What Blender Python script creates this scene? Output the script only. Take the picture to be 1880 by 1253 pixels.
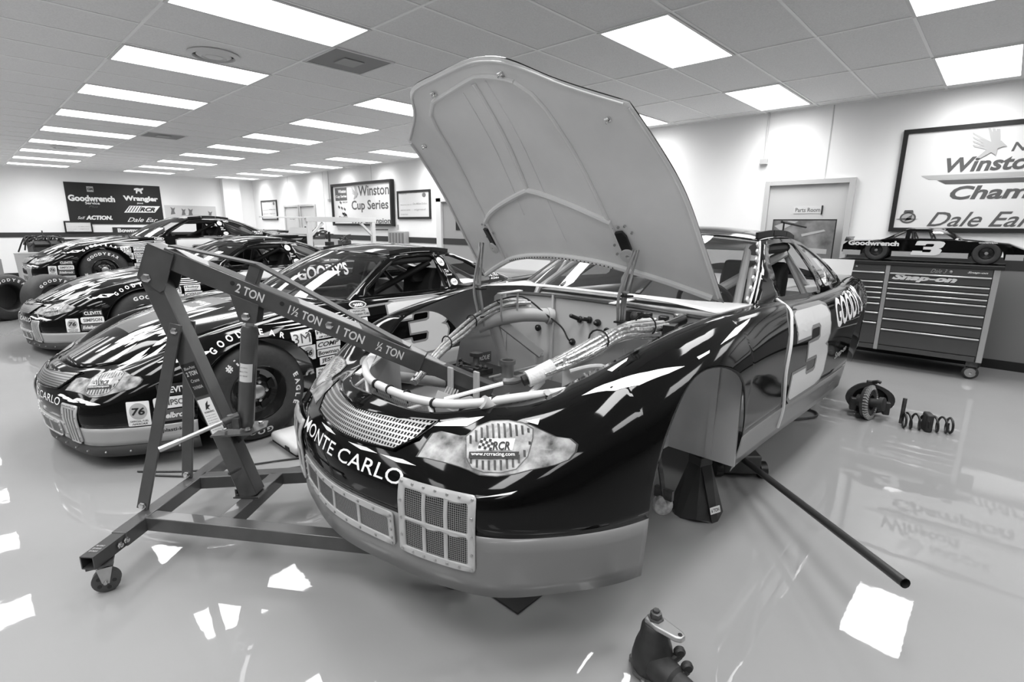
import bpy, bmesh, math, random
import numpy as np
from mathutils import Vector, Matrix
from mathutils.bvhtree import BVHTree
from mathutils.geometry import tessellate_polygon

for o in list(bpy.data.objects):
    bpy.data.objects.remove(o)
SC = bpy.context.scene
COL = SC.collection
PI = math.pi
rnd = random.Random(7)

# ------------------------------------------------------------------ camera, world, exposure
CAM_H = 1.48
YAW, PITCH, ROLL = (math.radians(a) for a in (46.80472586, 12.61426223, 0.44421399))
cam_d = bpy.data.cameras.new('camera')
cam_d.sensor_width = 36.0
cam_d.lens = 948.476 / 1880 * 36.0
cam_d.clip_start, cam_d.clip_end = 0.02, 200
cam = bpy.data.objects.new('camera', cam_d)
COL.objects.link(cam)
fw = Vector((math.sin(YAW) * math.cos(PITCH), math.cos(YAW) * math.cos(PITCH), -math.sin(PITCH)))
r0 = Vector((math.cos(YAW), -math.sin(YAW), 0))
u0 = r0.cross(fw)
rv = r0 * math.cos(ROLL) + u0 * math.sin(ROLL)
uv_ = -r0 * math.sin(ROLL) + u0 * math.cos(ROLL)
m3 = Matrix((rv, uv_, -fw)).transposed()
cam.matrix_world = Matrix.Translation((0, 0, CAM_H)) @ m3.to_4x4()
SC.camera = cam

W = bpy.data.worlds.new('world')
SC.world = W
W.use_nodes = True
W.node_tree.nodes['Background'].inputs[0].default_value = (1, 1, 1, 1)
W.node_tree.nodes['Background'].inputs[1].default_value = 0.15

LAMP_POWER = 9.0          # emission of the ceiling diffusers
SC.view_settings.view_transform = 'Standard'
SC.view_settings.look = 'None'
SC.view_settings.gamma = 1.0
SC.view_settings.use_curve_mapping = False
SC.view_settings.exposure = 1.02
SC.cycles.max_bounces = 10
SC.cycles.transparent_max_bounces = 16

# ------------------------------------------------------------------ materials
MATS = {}
def mat(name, col=0.5, rough=0.5, metal=0.0, coat=0.0, emit=0.0, noise=0.0, nscale=8.0, bump=0.0, bscale=60.0, trans=0.0, alpha=1.0, spec=0.5, bdist=0.01):
    if name in MATS:
        return MATS[name]
    m = bpy.data.materials.new(name)
    m.use_nodes = True
    nt = m.node_tree
    b = nt.nodes['Principled BSDF']
    c = (col, col, col, 1)
    b.inputs['Base Color'].default_value = c
    b.inputs['Roughness'].default_value = rough
    b.inputs['Metallic'].default_value = metal
    b.inputs['Specular IOR Level'].default_value = spec
    b.inputs['Coat Weight'].default_value = coat
    b.inputs['Coat Roughness'].default_value = 0.02
    b.inputs['Transmission Weight'].default_value = trans
    b.inputs['Alpha'].default_value = alpha
    if emit:
        b.inputs['Emission Color'].default_value = (1, 1, 1, 1)
        b.inputs['Emission Strength'].default_value = emit
    tc = None
    if noise or bump:
        tc = nt.nodes.new('ShaderNodeTexCoord')
    if noise:
        n = nt.nodes.new('ShaderNodeTexNoise')
        n.inputs['Scale'].default_value = nscale
        n.inputs['Detail'].default_value = 6
        nt.links.new(tc.outputs['Object'], n.inputs['Vector'])
        r = nt.nodes.new('ShaderNodeMapRange')
        r.inputs['From Min'].default_value = 0.3
        r.inputs['From Max'].default_value = 0.7
        r.inputs['To Min'].default_value = max(0, col * (1 - noise))
        r.inputs['To Max'].default_value = col * (1 + noise)
        nt.links.new(n.outputs['Fac'], r.inputs['Value'])
        nt.links.new(r.outputs['Result'], b.inputs['Base Color'])
    if bump:
        n2 = nt.nodes.new('ShaderNodeTexNoise')
        n2.inputs['Scale'].default_value = bscale
        n2.inputs['Detail'].default_value = 3
        nt.links.new(tc.outputs['Object'], n2.inputs['Vector'])
        bp = nt.nodes.new('ShaderNodeBump')
        bp.inputs['Strength'].default_value = bump
        bp.inputs['Distance'].default_value = bdist
        nt.links.new(n2.outputs['Fac'], bp.inputs['Height'])
        nt.links.new(bp.outputs['Normal'], b.inputs['Normal'])
    MATS[name] = m
    return m

def glass_mat(name, tint=0.9, refl=0.12):
    """thin clear sheet: mostly see-through with a mirror share"""
    if name in MATS:
        return MATS[name]
    m = bpy.data.materials.new(name)
    m.use_nodes = True
    nt = m.node_tree
    nt.nodes.clear()
    out = nt.nodes.new('ShaderNodeOutputMaterial')
    t = nt.nodes.new('ShaderNodeBsdfTransparent')
    t.inputs[0].default_value = (tint, tint, tint, 1)
    g = nt.nodes.new('ShaderNodeBsdfGlossy')
    g.inputs['Roughness'].default_value = 0.03
    f = nt.nodes.new('ShaderNodeFresnel')
    f.inputs['IOR'].default_value = 1.5
    a = nt.nodes.new('ShaderNodeMath'); a.operation = 'ADD'; a.inputs[1].default_value = refl
    mx = nt.nodes.new('ShaderNodeMixShader')
    nt.links.new(f.outputs[0], a.inputs[0])
    nt.links.new(a.outputs[0], mx.inputs[0])
    nt.links.new(t.outputs[0], mx.inputs[1])
    nt.links.new(g.outputs[0], mx.inputs[2])
    nt.links.new(mx.outputs[0], out.inputs[0])
    MATS[name] = m
    return m

def weave_mat(name, col=0.45, scale=160.0, metal=0.8, thick=0.36):
    """woven wire: holes are see-through"""
    m = bpy.data.materials.new(name)
    m.use_nodes = True
    nt = m.node_tree
    b = nt.nodes['Principled BSDF']
    b.inputs['Base Color'].default_value = (col, col, col, 1)
    b.inputs['Metallic'].default_value = metal
    b.inputs['Roughness'].default_value = 0.4
    uvn = nt.nodes.new('ShaderNodeUVMap')
    sep = nt.nodes.new('ShaderNodeSeparateXYZ')
    nt.links.new(uvn.outputs[0], sep.inputs[0])
    outs = []
    for k in (0, 1):
        mu = nt.nodes.new('ShaderNodeMath'); mu.operation = 'MULTIPLY'; mu.inputs[1].default_value = scale
        nt.links.new(sep.outputs[k], mu.inputs[0])
        fr = nt.nodes.new('ShaderNodeMath'); fr.operation = 'FRACT'
        nt.links.new(mu.outputs[0], fr.inputs[0])
        lt = nt.nodes.new('ShaderNodeMath'); lt.operation = 'LESS_THAN'; lt.inputs[1].default_value = thick
        nt.links.new(fr.outputs[0], lt.inputs[0])
        outs.append(lt)
    mx = nt.nodes.new('ShaderNodeMath'); mx.operation = 'MAXIMUM'
    nt.links.new(outs[0].outputs[0], mx.inputs[0]); nt.links.new(outs[1].outputs[0], mx.inputs[1])
    nt.links.new(mx.outputs[0], b.inputs['Alpha'])
    MATS[name] = m
    return m

BLACK = mat('gloss_black_paint', 0.0025, 0.06, spec=0.26)
WHITE = mat('white_vinyl', 0.80, 0.35)
LGREY = mat('light_grey_vinyl', 0.42, 0.4)
DGREY = mat('dark_grey_vinyl', 0.10, 0.4)
INK = mat('black_ink', 0.012, 0.45)
PRIMER = mat('grey_primer', 0.30, 0.5, noise=0.08, nscale=4)
HOODG = mat('bare_hood_underside', 0.80, 0.42, metal=0.0, noise=0.07, nscale=3.0, coat=0.15)
SILVERM = mat('dull_grey_band_paint', 0.17, 0.33, coat=0.25)
SILVER = mat('silver_valance_paint', 0.36, 0.33, coat=0.25)
RUBBER = mat('tyre_rubber', 0.035, 0.6, noise=0.15, nscale=40)
SATINB = mat('satin_black', 0.012, 0.4)
MATTEB = mat('matte_black', 0.010, 0.7)
STEEL = mat('dull_steel', 0.45, 0.35, metal=0.9, noise=0.12, nscale=20)
CHROME = mat('bright_metal', 0.75, 0.18, metal=1.0)
DSTEEL = mat('dark_steel', 0.10, 0.45, metal=0.7, noise=0.3, nscale=30)
CAGE = mat('cage_tube_paint', 0.50, 0.4)
BAYG = mat('engine_bay_grey', 0.42, 0.45, noise=0.06, nscale=5)
FOIL = mat('crinkled_foil_wrap', 0.50, 0.32, metal=0.85, bump=0.7, bscale=70, bdist=0.01)
HOIST = mat('hoist_enamel', 0.060, 0.30, coat=0.3, noise=0.15, nscale=10)
HOISTT = mat('hoist_enamel_dark', 0.040, 0.32, coat=0.3)
GLASS = glass_mat('clear_plexiglass', 0.90, 0.07)
WEAVE = weave_mat('woven_wire', 0.50, 1.0)

# ------------------------------------------------------------------ mesh helpers
class MB:
    def __init__(s):
        s.v = []; s.f = []; s.uv = {}
    def add(s, vs, fs):
        b = len(s.v)
        s.v += [tuple(v) for v in vs]
        s.f += [tuple(b + i for i in f) for f in fs]
        return s
    def quad(s, a, b, c, d):
        return s.add([a, b, c, d], [(0, 1, 2, 3)])
    def box(s, c, d, M=None):
        x, y, z = (k / 2 for k in d)
        P = [Vector((sx * x, sy * y, sz * z)) for sx in (-1, 1) for sy in (-1, 1) for sz in (-1, 1)]
        if M is not None:
            P = [M @ p for p in P]
        P = [p + Vector(c) for p in P]
        return s.add(P, [(0, 1, 3, 2), (4, 6, 7, 5), (0, 4, 5, 1), (2, 3, 7, 6), (0, 2, 6, 4), (1, 5, 7, 3)])
    def bar(s, p0, p1, w, h, up=(0, 0, 1), ext=0.0):
        """rectangular bar between two points: w sideways, h along up"""
        p0, p1 = Vector(p0), Vector(p1)
        d = (p1 - p0).normalized()
        p0 = p0 - d * ext; p1 = p1 + d * ext
        sd = d.cross(Vector(up))
        if sd.length < 1e-6:
            sd = d.cross(Vector((1, 0, 0)))
        sd.normalize()
        u = sd.cross(d)
        P = [p + sd * (a * w / 2) + u * (b * h / 2) for p in (p0, p1) for a, b in ((-1, -1), (1, -1), (1, 1), (-1, 1))]
        return s.add(P, [(3, 2, 1, 0), (4, 5, 6, 7), (0, 1, 5, 4), (1, 2, 6, 5), (2, 3, 7, 6), (3, 0, 4, 7)])
    def tube(s, pts, r, seg=10, caps=True, smooth=0):
        pts = [Vector(p) for p in pts]
        if smooth:
            pts = spline(pts, smooth)
        n = len(pts)
        rs = r if isinstance(r, (list, tuple)) else [r] * n
        if len(rs) != n:
            rs = [rs[min(len(rs) - 1, int(i * len(rs) / n))] for i in range(n)]
        ref = None
        V = []
        for i, p in enumerate(pts):
            t = (pts[min(i + 1, n - 1)] - pts[max(i - 1, 0)]).normalized()
            if ref is None:
                ref = t.orthogonal().normalized()
            else:
                ref = (ref - t * ref.dot(t))
                ref = ref.normalized() if ref.length > 1e-6 else t.orthogonal().normalized()
            bn = t.cross(ref)
            for k in range(seg):
                a = 2 * PI * k / seg
                V.append(p + (ref * math.cos(a) + bn * math.sin(a)) * rs[i])
        F = []
        for i in range(n - 1):
            for k in range(seg):
                k2 = (k + 1) % seg
                F.append((i * seg + k, i * seg + k2, (i + 1) * seg + k2, (i + 1) * seg + k))
        if caps:
            F.append(tuple(range(seg))[::-1])
            F.append(tuple((n - 1) * seg + k for k in range(seg)))
        return s.add(V, F)
    def lathe(s, prof, c=(0, 0, 0), axis=(0, 0, 1), seg=24, closed=False, caps=True):
        """prof: (radius, height) along axis"""
        ax = Vector(axis).normalized()
        e1 = ax.orthogonal().normalized(); e2 = ax.cross(e1)
        c = Vector(c)
        V = []; F = []
        for r, h in prof:
            for k in range(seg):
                a = 2 * PI * k / seg
                V.append(c + ax * h + (e1 * math.cos(a) + e2 * math.sin(a)) * r)
        n = len(prof)
        for i in range(n - 1 + (1 if closed else 0)):
            j = (i + 1) % n
            for k in range(seg):
                k2 = (k + 1) % seg
                F.append((i * seg + k, i * seg + k2, j * seg + k2, j * seg + k))
        if not closed and caps:
            if prof[0][0] > 1e-5: F.append(tuple(range(seg))[::-1])
            if prof[-1][0] > 1e-5: F.append(tuple((n - 1) * seg + k for k in range(seg)))
        return s.add(V, F)
    def cyl(s, p0, p1, r, seg=16, r2=None):
        p0, p1 = Vector(p0), Vector(p1)
        L = (p1 - p0).length
        return s.lathe([(r, 0), (r if r2 is None else r2, L)], p0, p1 - p0, seg)
    def prism(s, poly, O, U, V, N, depth):
        """outline in (U,V) pushed along N by depth"""
        O, U, V, N = Vector(O), Vector(U), Vector(V), Vector(N)
        n = len(poly)
        a = [O + U * p[0] + V * p[1] for p in poly]
        b = [p + N * depth for p in a]
        F = [tuple(range(n))[::-1], tuple(range(n, 2 * n))]
        for i in range(n):
            j = (i + 1) % n
            F.append((i, j, n + j, n + i))
        return s.add(a + b, F)
    def grid(s, G, flip=False):
        nu, nv = len(G), len(G[0])
        V = [p for r in G for p in r]
        F = []
        for i in range(nu - 1):
            for j in range(nv - 1):
                q = (i * nv + j, (i + 1) * nv + j, (i + 1) * nv + j + 1, i * nv + j + 1)
                F.append(q[::-1] if flip else q)
        return s.add(V, F)
    def mesh(s, name, weld=0.0, recalc=True):
        me = bpy.data.meshes.new(name)
        me.from_pydata([tuple(v) for v in s.v], [], s.f)
        if weld or recalc:
            bm = bmesh.new(); bm.from_mesh(me)
            if weld: bmesh.ops.remove_doubles(bm, verts=bm.verts, dist=weld)
            if recalc: bmesh.ops.recalc_face_normals(bm, faces=bm.faces)
            bm.to_mesh(me); bm.free()
        return me
    def build(s, name, m, parent=None, bevel=0.0, smooth=True, weld=0.0, recalc=True, loc=None, seg=2, angle=35):
        me = s.mesh(name, weld, recalc)
        me.materials.append(m)
        if smooth:
            me.polygons.foreach_set('use_smooth', [True] * len(me.polygons))
            try:
                me.set_sharp_from_angle(angle=math.radians(angle))
            except Exception:
                pass
        o = bpy.data.objects.new(name, me)
        COL.objects.link(o)
        if parent is not None: o.parent = parent
        if loc is not None: o.location = loc
        if bevel:
            b = o.modifiers.new('bevel', 'BEVEL')
            b.width = bevel; b.segments = seg; b.limit_method = 'ANGLE'; b.angle_limit = math.radians(40)
            b.harden_normals = False
        return o

def spline(pts, n):
    pts = [Vector(p) for p in pts]
    out = []
    m = len(pts)
    for i in range(m - 1):
        p0 = pts[max(i - 1, 0)]; p1 = pts[i]; p2 = pts[i + 1]; p3 = pts[min(i + 2, m - 1)]
        for k in range(n):
            t = k / n
            out.append(0.5 * ((2 * p1) + (p2 - p0) * t + (2 * p0 - 5 * p1 + 4 * p2 - p3) * t * t + (3 * p1 - p0 - 3 * p2 + p3) * t ** 3))
    out.append(pts[-1])
    return out

def tag(o, label=None, cat=None, group=None, kind=None):
    if label: o['label'] = label
    if cat: o['category'] = cat
    if group: o['group'] = group
    if kind: o['kind'] = kind
    return o

def empty(name, loc=(0, 0, 0), rz=0.0, label=None, cat=None, group=None):
    o = bpy.data.objects.new(name, None)
    COL.objects.link(o)
    o.location = loc; o.rotation_euler = (0, 0, rz)
    o.empty_display_size = 0.1
    return tag(o, label, cat, group)

def struct(name, mb, m, **k):
    o = mb.build(name, m, **k)
    o['kind'] = 'structure'
    return o

KIDS = {}
def copy_tree(o, parent=None):
    c = o.copy(); COL.objects.link(c)
    if parent is not None:
        c.parent = parent
    for ch in list(o.children):
        copy_tree(ch, c)
    return c

# ------------------------------------------------------------------ lettering: text outlines as flat triangles
TXT = {}
def text_tris(body, shear=0.0, bold=0.0, space=1.0):
    key = (body, shear, bold, space)
    if key in TXT: return TXT[key]
    cu = bpy.data.curves.new('lettering', 'FONT')
    cu.body = body; cu.size = 1.0; cu.shear = shear; cu.offset = bold; cu.space_character = space
    cu.fill_mode = 'FRONT'; cu.resolution_u = 3
    o = bpy.data.objects.new('lettering', cu)
    COL.objects.link(o)
    dg = bpy.context.evaluated_depsgraph_get()
    dg.update()
    me = o.evaluated_get(dg).to_mesh()
    me.calc_loop_triangles()
    V = [(v.co.x, v.co.y) for v in me.vertices]
    T = [tuple(t.vertices) for t in me.loop_triangles]
    o.evaluated_get(dg).to_mesh_clear()
    bpy.data.objects.remove(o); bpy.data.curves.remove(cu)
    xs = [v[0] for v in V]; ys = [v[1] for v in V]
    x0, x1, y0, y1 = min(xs), max(xs), min(ys), max(ys)
    w, h = x1 - x0, y1 - y0
    V = [((v[0] - x0) / w, (v[1] - y0) / h) for v in V]
    TXT[key] = (V, T, w / h)
    return TXT[key]

def refine(V, T, maxe):
    """split long triangle edges so that a flat figure can follow a curved panel"""
    bm = bmesh.new()
    vs = [bm.verts.new((v[0], v[1], 0)) for v in V]
    for t in T:
        try: bm.faces.new([vs[i] for i in t])
        except ValueError: pass
    bmesh.ops.remove_doubles(bm, verts=bm.verts, dist=1e-6)
    for _ in range(6):
        es = [e for e in bm.edges if e.calc_length() > maxe]
        if not es: break
        bmesh.ops.subdivide_edges(bm, edges=es, cuts=1)
        bmesh.ops.triangulate(bm, faces=bm.faces)
    bm.verts.index_update()
    V2 = [(v.co.x, v.co.y) for v in bm.verts]
    T2 = [tuple(v.index for v in f.verts) for f in bm.faces]
    bm.free()
    return V2, T2

def poly_tris(poly, holes=()):
    loops = [[Vector((p[0], p[1], 0)) for p in poly]] + [[Vector((p[0], p[1], 0)) for p in h] for h in holes]
    T = tessellate_polygon(loops)
    V = [p for l in ([poly] + list(holes)) for p in l]
    return [(v[0], v[1]) for v in V], [tuple(t) for t in T]

def rrect(w, h, r, n=4, x=0.0, y=0.0):
    out = []
    for cx, cy, a0 in ((w - r, h - r, 0), (r, h - r, 90), (r, r, 180), (w - r, r, 270)):
        for k in range(n + 1):
            a = math.radians(a0 + 90 * k / n)
            out.append((x + cx + r * math.cos(a), y + cy + r * math.sin(a)))
    return out

def ellipse(cx, cy, rx, ry, n=28):
    return [(cx + rx * math.cos(2 * PI * k / n), cy + ry * math.sin(2 * PI * k / n)) for k in range(n)]

class Panel:
    """a frame O,U,V,N on which flat figures lie; with a BVH they are laid on to the surface below"""
    def __init__(s, O, U, V, N, bvh=None, reach=0.6, deep=None):
        s.O, s.U, s.V, s.N = Vector(O), Vector(U).normalized(), Vector(V).normalized(), Vector(N).normalized()
        s.bvh = bvh; s.reach = reach; s.deep = deep or 2 * reach
    def pt(s, x, y, off):
        p = s.O + s.U * x + s.V * y
        if s.bvh is None:
            return p + s.N * off
        hit = s.bvh.ray_cast(p + s.N * s.reach, -s.N, s.deep)
        if hit[0] is None:
            return None
        n = hit[1]
        if n.dot(s.N) < 0: n = -n
        return hit[0] + n * off
    def lay(s, mb, V, T, off=0.0015, maxe=0.05):
        if s.bvh is not None:
            V, T = refine(V, T, maxe)
        P = [s.pt(v[0], v[1], off) for v in V]
        T = [t for t in T if all(P[i] is not None for i in t)]
        use = sorted({i for t in T for i in t})
        ix = {u: k for k, u in enumerate(use)}
        if T:
            mb.add([P[u] for u in use], [tuple(ix[i] for i in t) for t in T])
        return mb
    def text(s, mb, body, x, y, h=None, w=None, shear=0.0, bold=0.012, space=1.0, off=0.0015, maxe=0.05, centre=False, rot=0.0):
        V, T, asp = text_tris(body, shear, bold, space)
        if h is None: h = w / asp
        if w is None: w = h * asp
        ox = -w / 2 if centre else 0.0
        ca, sa = math.cos(rot), math.sin(rot)
        V2 = []
        for v in V:
            a, b = ox + v[0] * w, v[1] * h
            V2.append((x + a * ca - b * sa, y + a * sa + b * ca))
        return s.lay(mb, V2, T, off, maxe)
    def poly(s, mb, pts, holes=(), off=0.0015, maxe=0.05):
        V, T = poly_tris(pts, holes)
        return s.lay(mb, V, T, off, maxe)
# ------------------------------------------------------------------ the room
XW, YW, XL, YF, HC = 7.55, 19.75, -6.0, -7.0, 2.94
U_ = 1.46            # one unit of the lamp grid measured on the ceiling
TW = mat('ceiling_tile', 0.80, 0.9, noise=0.06, nscale=90, bump=0.25, bscale=160)

def floor_mat():
    m = mat('epoxy_floor', 0.26, 0.05, coat=0.0, spec=0.55, noise=0.05, nscale=0.7)
    nt = m.node_tree
    b = nt.nodes['Principled BSDF']
    tc = nt.nodes.new('ShaderNodeTexCoord')
    n = nt.nodes.new('ShaderNodeTexNoise'); n.inputs['Scale'].default_value = 3.0; n.inputs['Detail'].default_value = 4
    nt.links.new(tc.outputs['Object'], n.inputs['Vector'])
    bp = nt.nodes.new('ShaderNodeBump'); bp.inputs['Strength'].default_value = 0.03; bp.inputs['Distance'].default_value = 0.03
    nt.links.new(n.outputs['Fac'], bp.inputs['Height'])
    nt.links.new(bp.outputs['Normal'], b.inputs['Normal'])
    r = nt.nodes.new('ShaderNodeMapRange')
    r.inputs['To Min'].default_value = 0.005; r.inputs['To Max'].default_value = 0.04
    nt.links.new(n.outputs['Fac'], r.inputs['Value'])
    nt.links.new(r.outputs['Result'], b.inputs['Roughness'])
    return m
FLOORM = floor_mat()
WALLM = mat('white_wall_paint', 0.88, 0.6, noise=0.015, nscale=2)
WAINS = mat('grey_wall_paint', 0.20, 0.55)
STRIPE = mat('dark_wall_stripe', 0.035, 0.5)
BASEB = mat('black_cove_base', 0.006, 0.5)
TRIMM = mat('door_frame_paint', 0.52, 0.5)
DOORM = mat('door_paint', 0.58, 0.5)

def plane_box(x0, x1, y0, y1, z0, z1):
    return MB().box(((x0 + x1) / 2, (y0 + y1) / 2, (z0 + z1) / 2), (x1 - x0, y1 - y0, z1 - z0))

struct('floor', plane_box(XL - .2, XW + .2, YF - .2, YW + .2, -0.2, 0), FLOORM)
struct('ceiling', plane_box(XL - .2, XW + .2, YF - .2, YW + .2, HC, HC + .2), TW)
struct('wall_right', plane_box(XW, XW + .2, YF - .2, YW + .2, 0, HC), WALLM)
struct('wall_back', plane_box(XL - .2, XW, YW, YW + .2, 0, HC), WALLM)
FARM = mat('dark_wall_paint', 0.35, 0.6)
struct('wall_left', plane_box(XL - .2, XL, YF - .2, YW, 0, HC), FARM)
struct('wall_front', plane_box(XL, XW, YF - .2, YF, 0, HC), FARM)
struct('wall_back_pillar', plane_box(6.49, 7.03, YW - .25, YW, 0, HC), WALLM)
# stripe rail, grey lower panel beside the doors, cove base
mb = MB()
for y0, y1 in ((YF, 1.42), (2.46, 7.6), (9.42, 15.0), (17.4, YW - .26)):
    mb.box((XW - .006, (y0 + y1) / 2, 1.125), (.012, y1 - y0, .13))
mb.box(((XL + 6.4) / 2, YW - .006, 1.125), (6.4 - XL, .012, .13))
struct('trim_1', mb, STRIPE, smooth=False)
mb = MB()
for y0, y1 in ((YF, 1.42), (2.46, 7.6)):
    mb.box((XW - .004, (y0 + y1) / 2, .58), (.008, y1 - y0, .96))
struct('trim_2', mb, WAINS, smooth=False)
mb = MB()
for y0, y1 in ((YF, 1.42), (2.46, 7.6), (9.42, 15.0), (17.4, YW - .26)):
    mb.box((XW - .008, (y0 + y1) / 2, .05), (.016, y1 - y0, .10))
struct('baseboard_right', mb, BASEB, smooth=False)
struct('baseboard_back', plane_box(XL, 6.4, YW - .016, YW, 0, .10), BASEB, smooth=False)
# joints of the wall sheets
mb = MB()
for y in (1.774, -0.6, 4.34, 12.05, 14.6, 16.9):
    mb.box((XW - .002, y, (1.2 + HC) / 2), (.004, .012, HC - 1.2))
struct('trim_3', mb, mat('wall_joint', 0.55, 0.6), smooth=False)

# suspended grid of the ceiling: one lattice of T bars
mb = MB()
gx0 = .846 * U_ - 0.02
k = -8
xs = []
while gx0 + k * 1.2192 < XW:
    if gx0 + k * 1.2192 > XL: xs.append(gx0 + k * 1.2192)
    k += 1
gy0 = 2.9875 * U_ + 0.02
ys = []
k = -22
while gy0 + k * .6096 < YW:
    if gy0 + k * .6096 > YF: ys.append(gy0 + k * .6096)
    k += 1
for x in xs: mb.box((x, (YF + YW) / 2, HC - .003), (.022, YW - YF, .008))
for y in ys: mb.box(((XL + XW) / 2, y, HC - .002), (XW - XL, .022, .006))
mb.box((XW - .012, (YF + YW) / 2, HC - .004), (.024, YW - YF, .008))
mb.box(((XL + XW) / 2, YW - .012, HC - .004), (XW - XL, .024, .008))
struct('trim_4', mb, mat('grid_tee_paint', 0.92, 0.5), smooth=False)

# ceiling lights
def light_mat():
    # prismatic lens: strongest straight down, weaker sideways
    m = mat('lit_diffuser', 0.8, 0.5, emit=LAMP_POWER)
    nt = m.node_tree
    lw = nt.nodes.new('ShaderNodeNewGeometry')
    dt = nt.nodes.new('ShaderNodeVectorMath'); dt.operation = 'DOT_PRODUCT'
    nt.links.new(lw.outputs['Normal'], dt.inputs[0]); nt.links.new(lw.outputs['Incoming'], dt.inputs[1])
    r = nt.nodes.new('ShaderNodeMapRange')
    r.inputs['To Min'].default_value = LAMP_POWER * .16; r.inputs['To Max'].default_value = LAMP_POWER * 1.55
    sq = nt.nodes.new('ShaderNodeMath'); sq.operation = 'POWER'; sq.inputs[1].default_value = 2.2
    nt.links.new(dt.outputs['Value'], sq.inputs[0])
    nt.links.new(sq.outputs[0], r.inputs['Value'])
    nt.links.new(r.outputs['Result'], nt.nodes['Principled BSDF'].inputs['Emission Strength'])
    return m
LIGHT = light_mat()
FRAMEW = mat('light_frame_paint', 0.7, 0.5)
def make_light():
    t = empty('ceiling_light')
    w, d = .8115 * U_, .3787 * U_
    f = MB()
    for cx, cy, sx, sy in ((0, d / 2 + .012, w + .048, .024), (0, -d / 2 - .012, w + .048, .024), (w / 2 + .012, 0, .024, d), (-w / 2 - .012, 0, .024, d)):
        f.box((cx, cy, -.006), (sx, sy, .012))
    f.build('frame', FRAMEW, t, smooth=False)
    MB().quad((-w / 2, -d / 2, -.004), (-w / 2, d / 2, -.004), (w / 2, d / 2, -.004), (w / 2, -d / 2, -.004)).build('diffuser', LIGHT, t, smooth=False, recalc=False)
    return t
light0 = make_light()
ORD = ['first', 'second', 'third', 'fourth', 'fifth', 'sixth', 'seventh', 'eighth', 'ninth', 'tenth', 'eleventh', 'twelfth']
first = True
for c in range(-2, 3):
    for k in range(-3, 9):
        x = (.846 + 1.672 * c + .8115 / 2) * U_
        y = (2.9875 + 1.2519 * k - .3787 / 2) * U_
        o = light0 if first else copy_tree(light0)
        first = False
        o.location = (x, y, HC)
        if c == 0 and k >= 0:
            lab = '%s ceiling light from the camera in the row over the parked cars\u2019 noses' % ORD[k]
        elif c == 1 and k >= -2:
            lab = '%s ceiling light from the camera in the middle row over the car roofs' % ORD[k + 2]
        elif c == 2 and k >= -2:
            lab = '%s ceiling light from the camera in the row close along the sign wall' % ORD[k + 2]
        else:
            lab = '%s ceiling light along the %s row beside and behind the camera' % (ORD[k + 3], ORD[c + 2])
        tag(o, lab, 'ceiling light', 'ceiling light panels')

# vents and the round diffuser in the ceiling
VENTM = mat('grey_vent', 0.25, 0.6)
def vent(cx, cy, lab):
    t = empty('ceiling_vent', (cx, cy, HC), label=lab, cat='vent', group='square ceiling vents')
    MB().box((0, 0, -.004), (.57, .57, .008)).build('panel', VENTM, t, smooth=False)
    MB().box((0, 0, -.012), (.2, .2, .012)).build('damper_plate', mat('vent_plate', 0.33, 0.5), t, bevel=.003)
    f = MB()
    for sx, sy, w, d in ((0, .285, .6, .02), (0, -.285, .6, .02), (.285, 0, .02, .57), (-.285, 0, .02, .57)):
        f.box((sx, sy, -.006), (w, d, .012))
    f.build('frame', FRAMEW, t, smooth=False)
vent(2.74, 4.65, 'big dark square ceiling vent next to the first light panels')
vent(2.74, 10.81, 'smaller looking square ceiling vent between two distant rows of lights')
def round_diff(p, lab):
    t = empty('air_diffuser', (p[0], p[1], HC), label=lab, cat='air diffuser', group='round ceiling air diffusers')
    MB().lathe([(.20, 0), (.21, -.012), (.17, -.03), (.165, -.02), (.165, 0)], seg=32).build('outer_ring', FRAMEW, t)
    MB().lathe([(.13, -.004), (.14, -.016), (.10, -.036), (.095, -.02)], seg=32).build('inner_ring', FRAMEW, t)
    MB().lathe([(.06, -.01), (.07, -.03), (.0, -.042)], seg=24).build('centre_cone', FRAMEW, t)
round_diff((1.83, 5.36), 'round white air diffuser next to the second big light panel')
round_diff((1.79, 13.98), 'far round air diffuser among the distant light panels')
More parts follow.
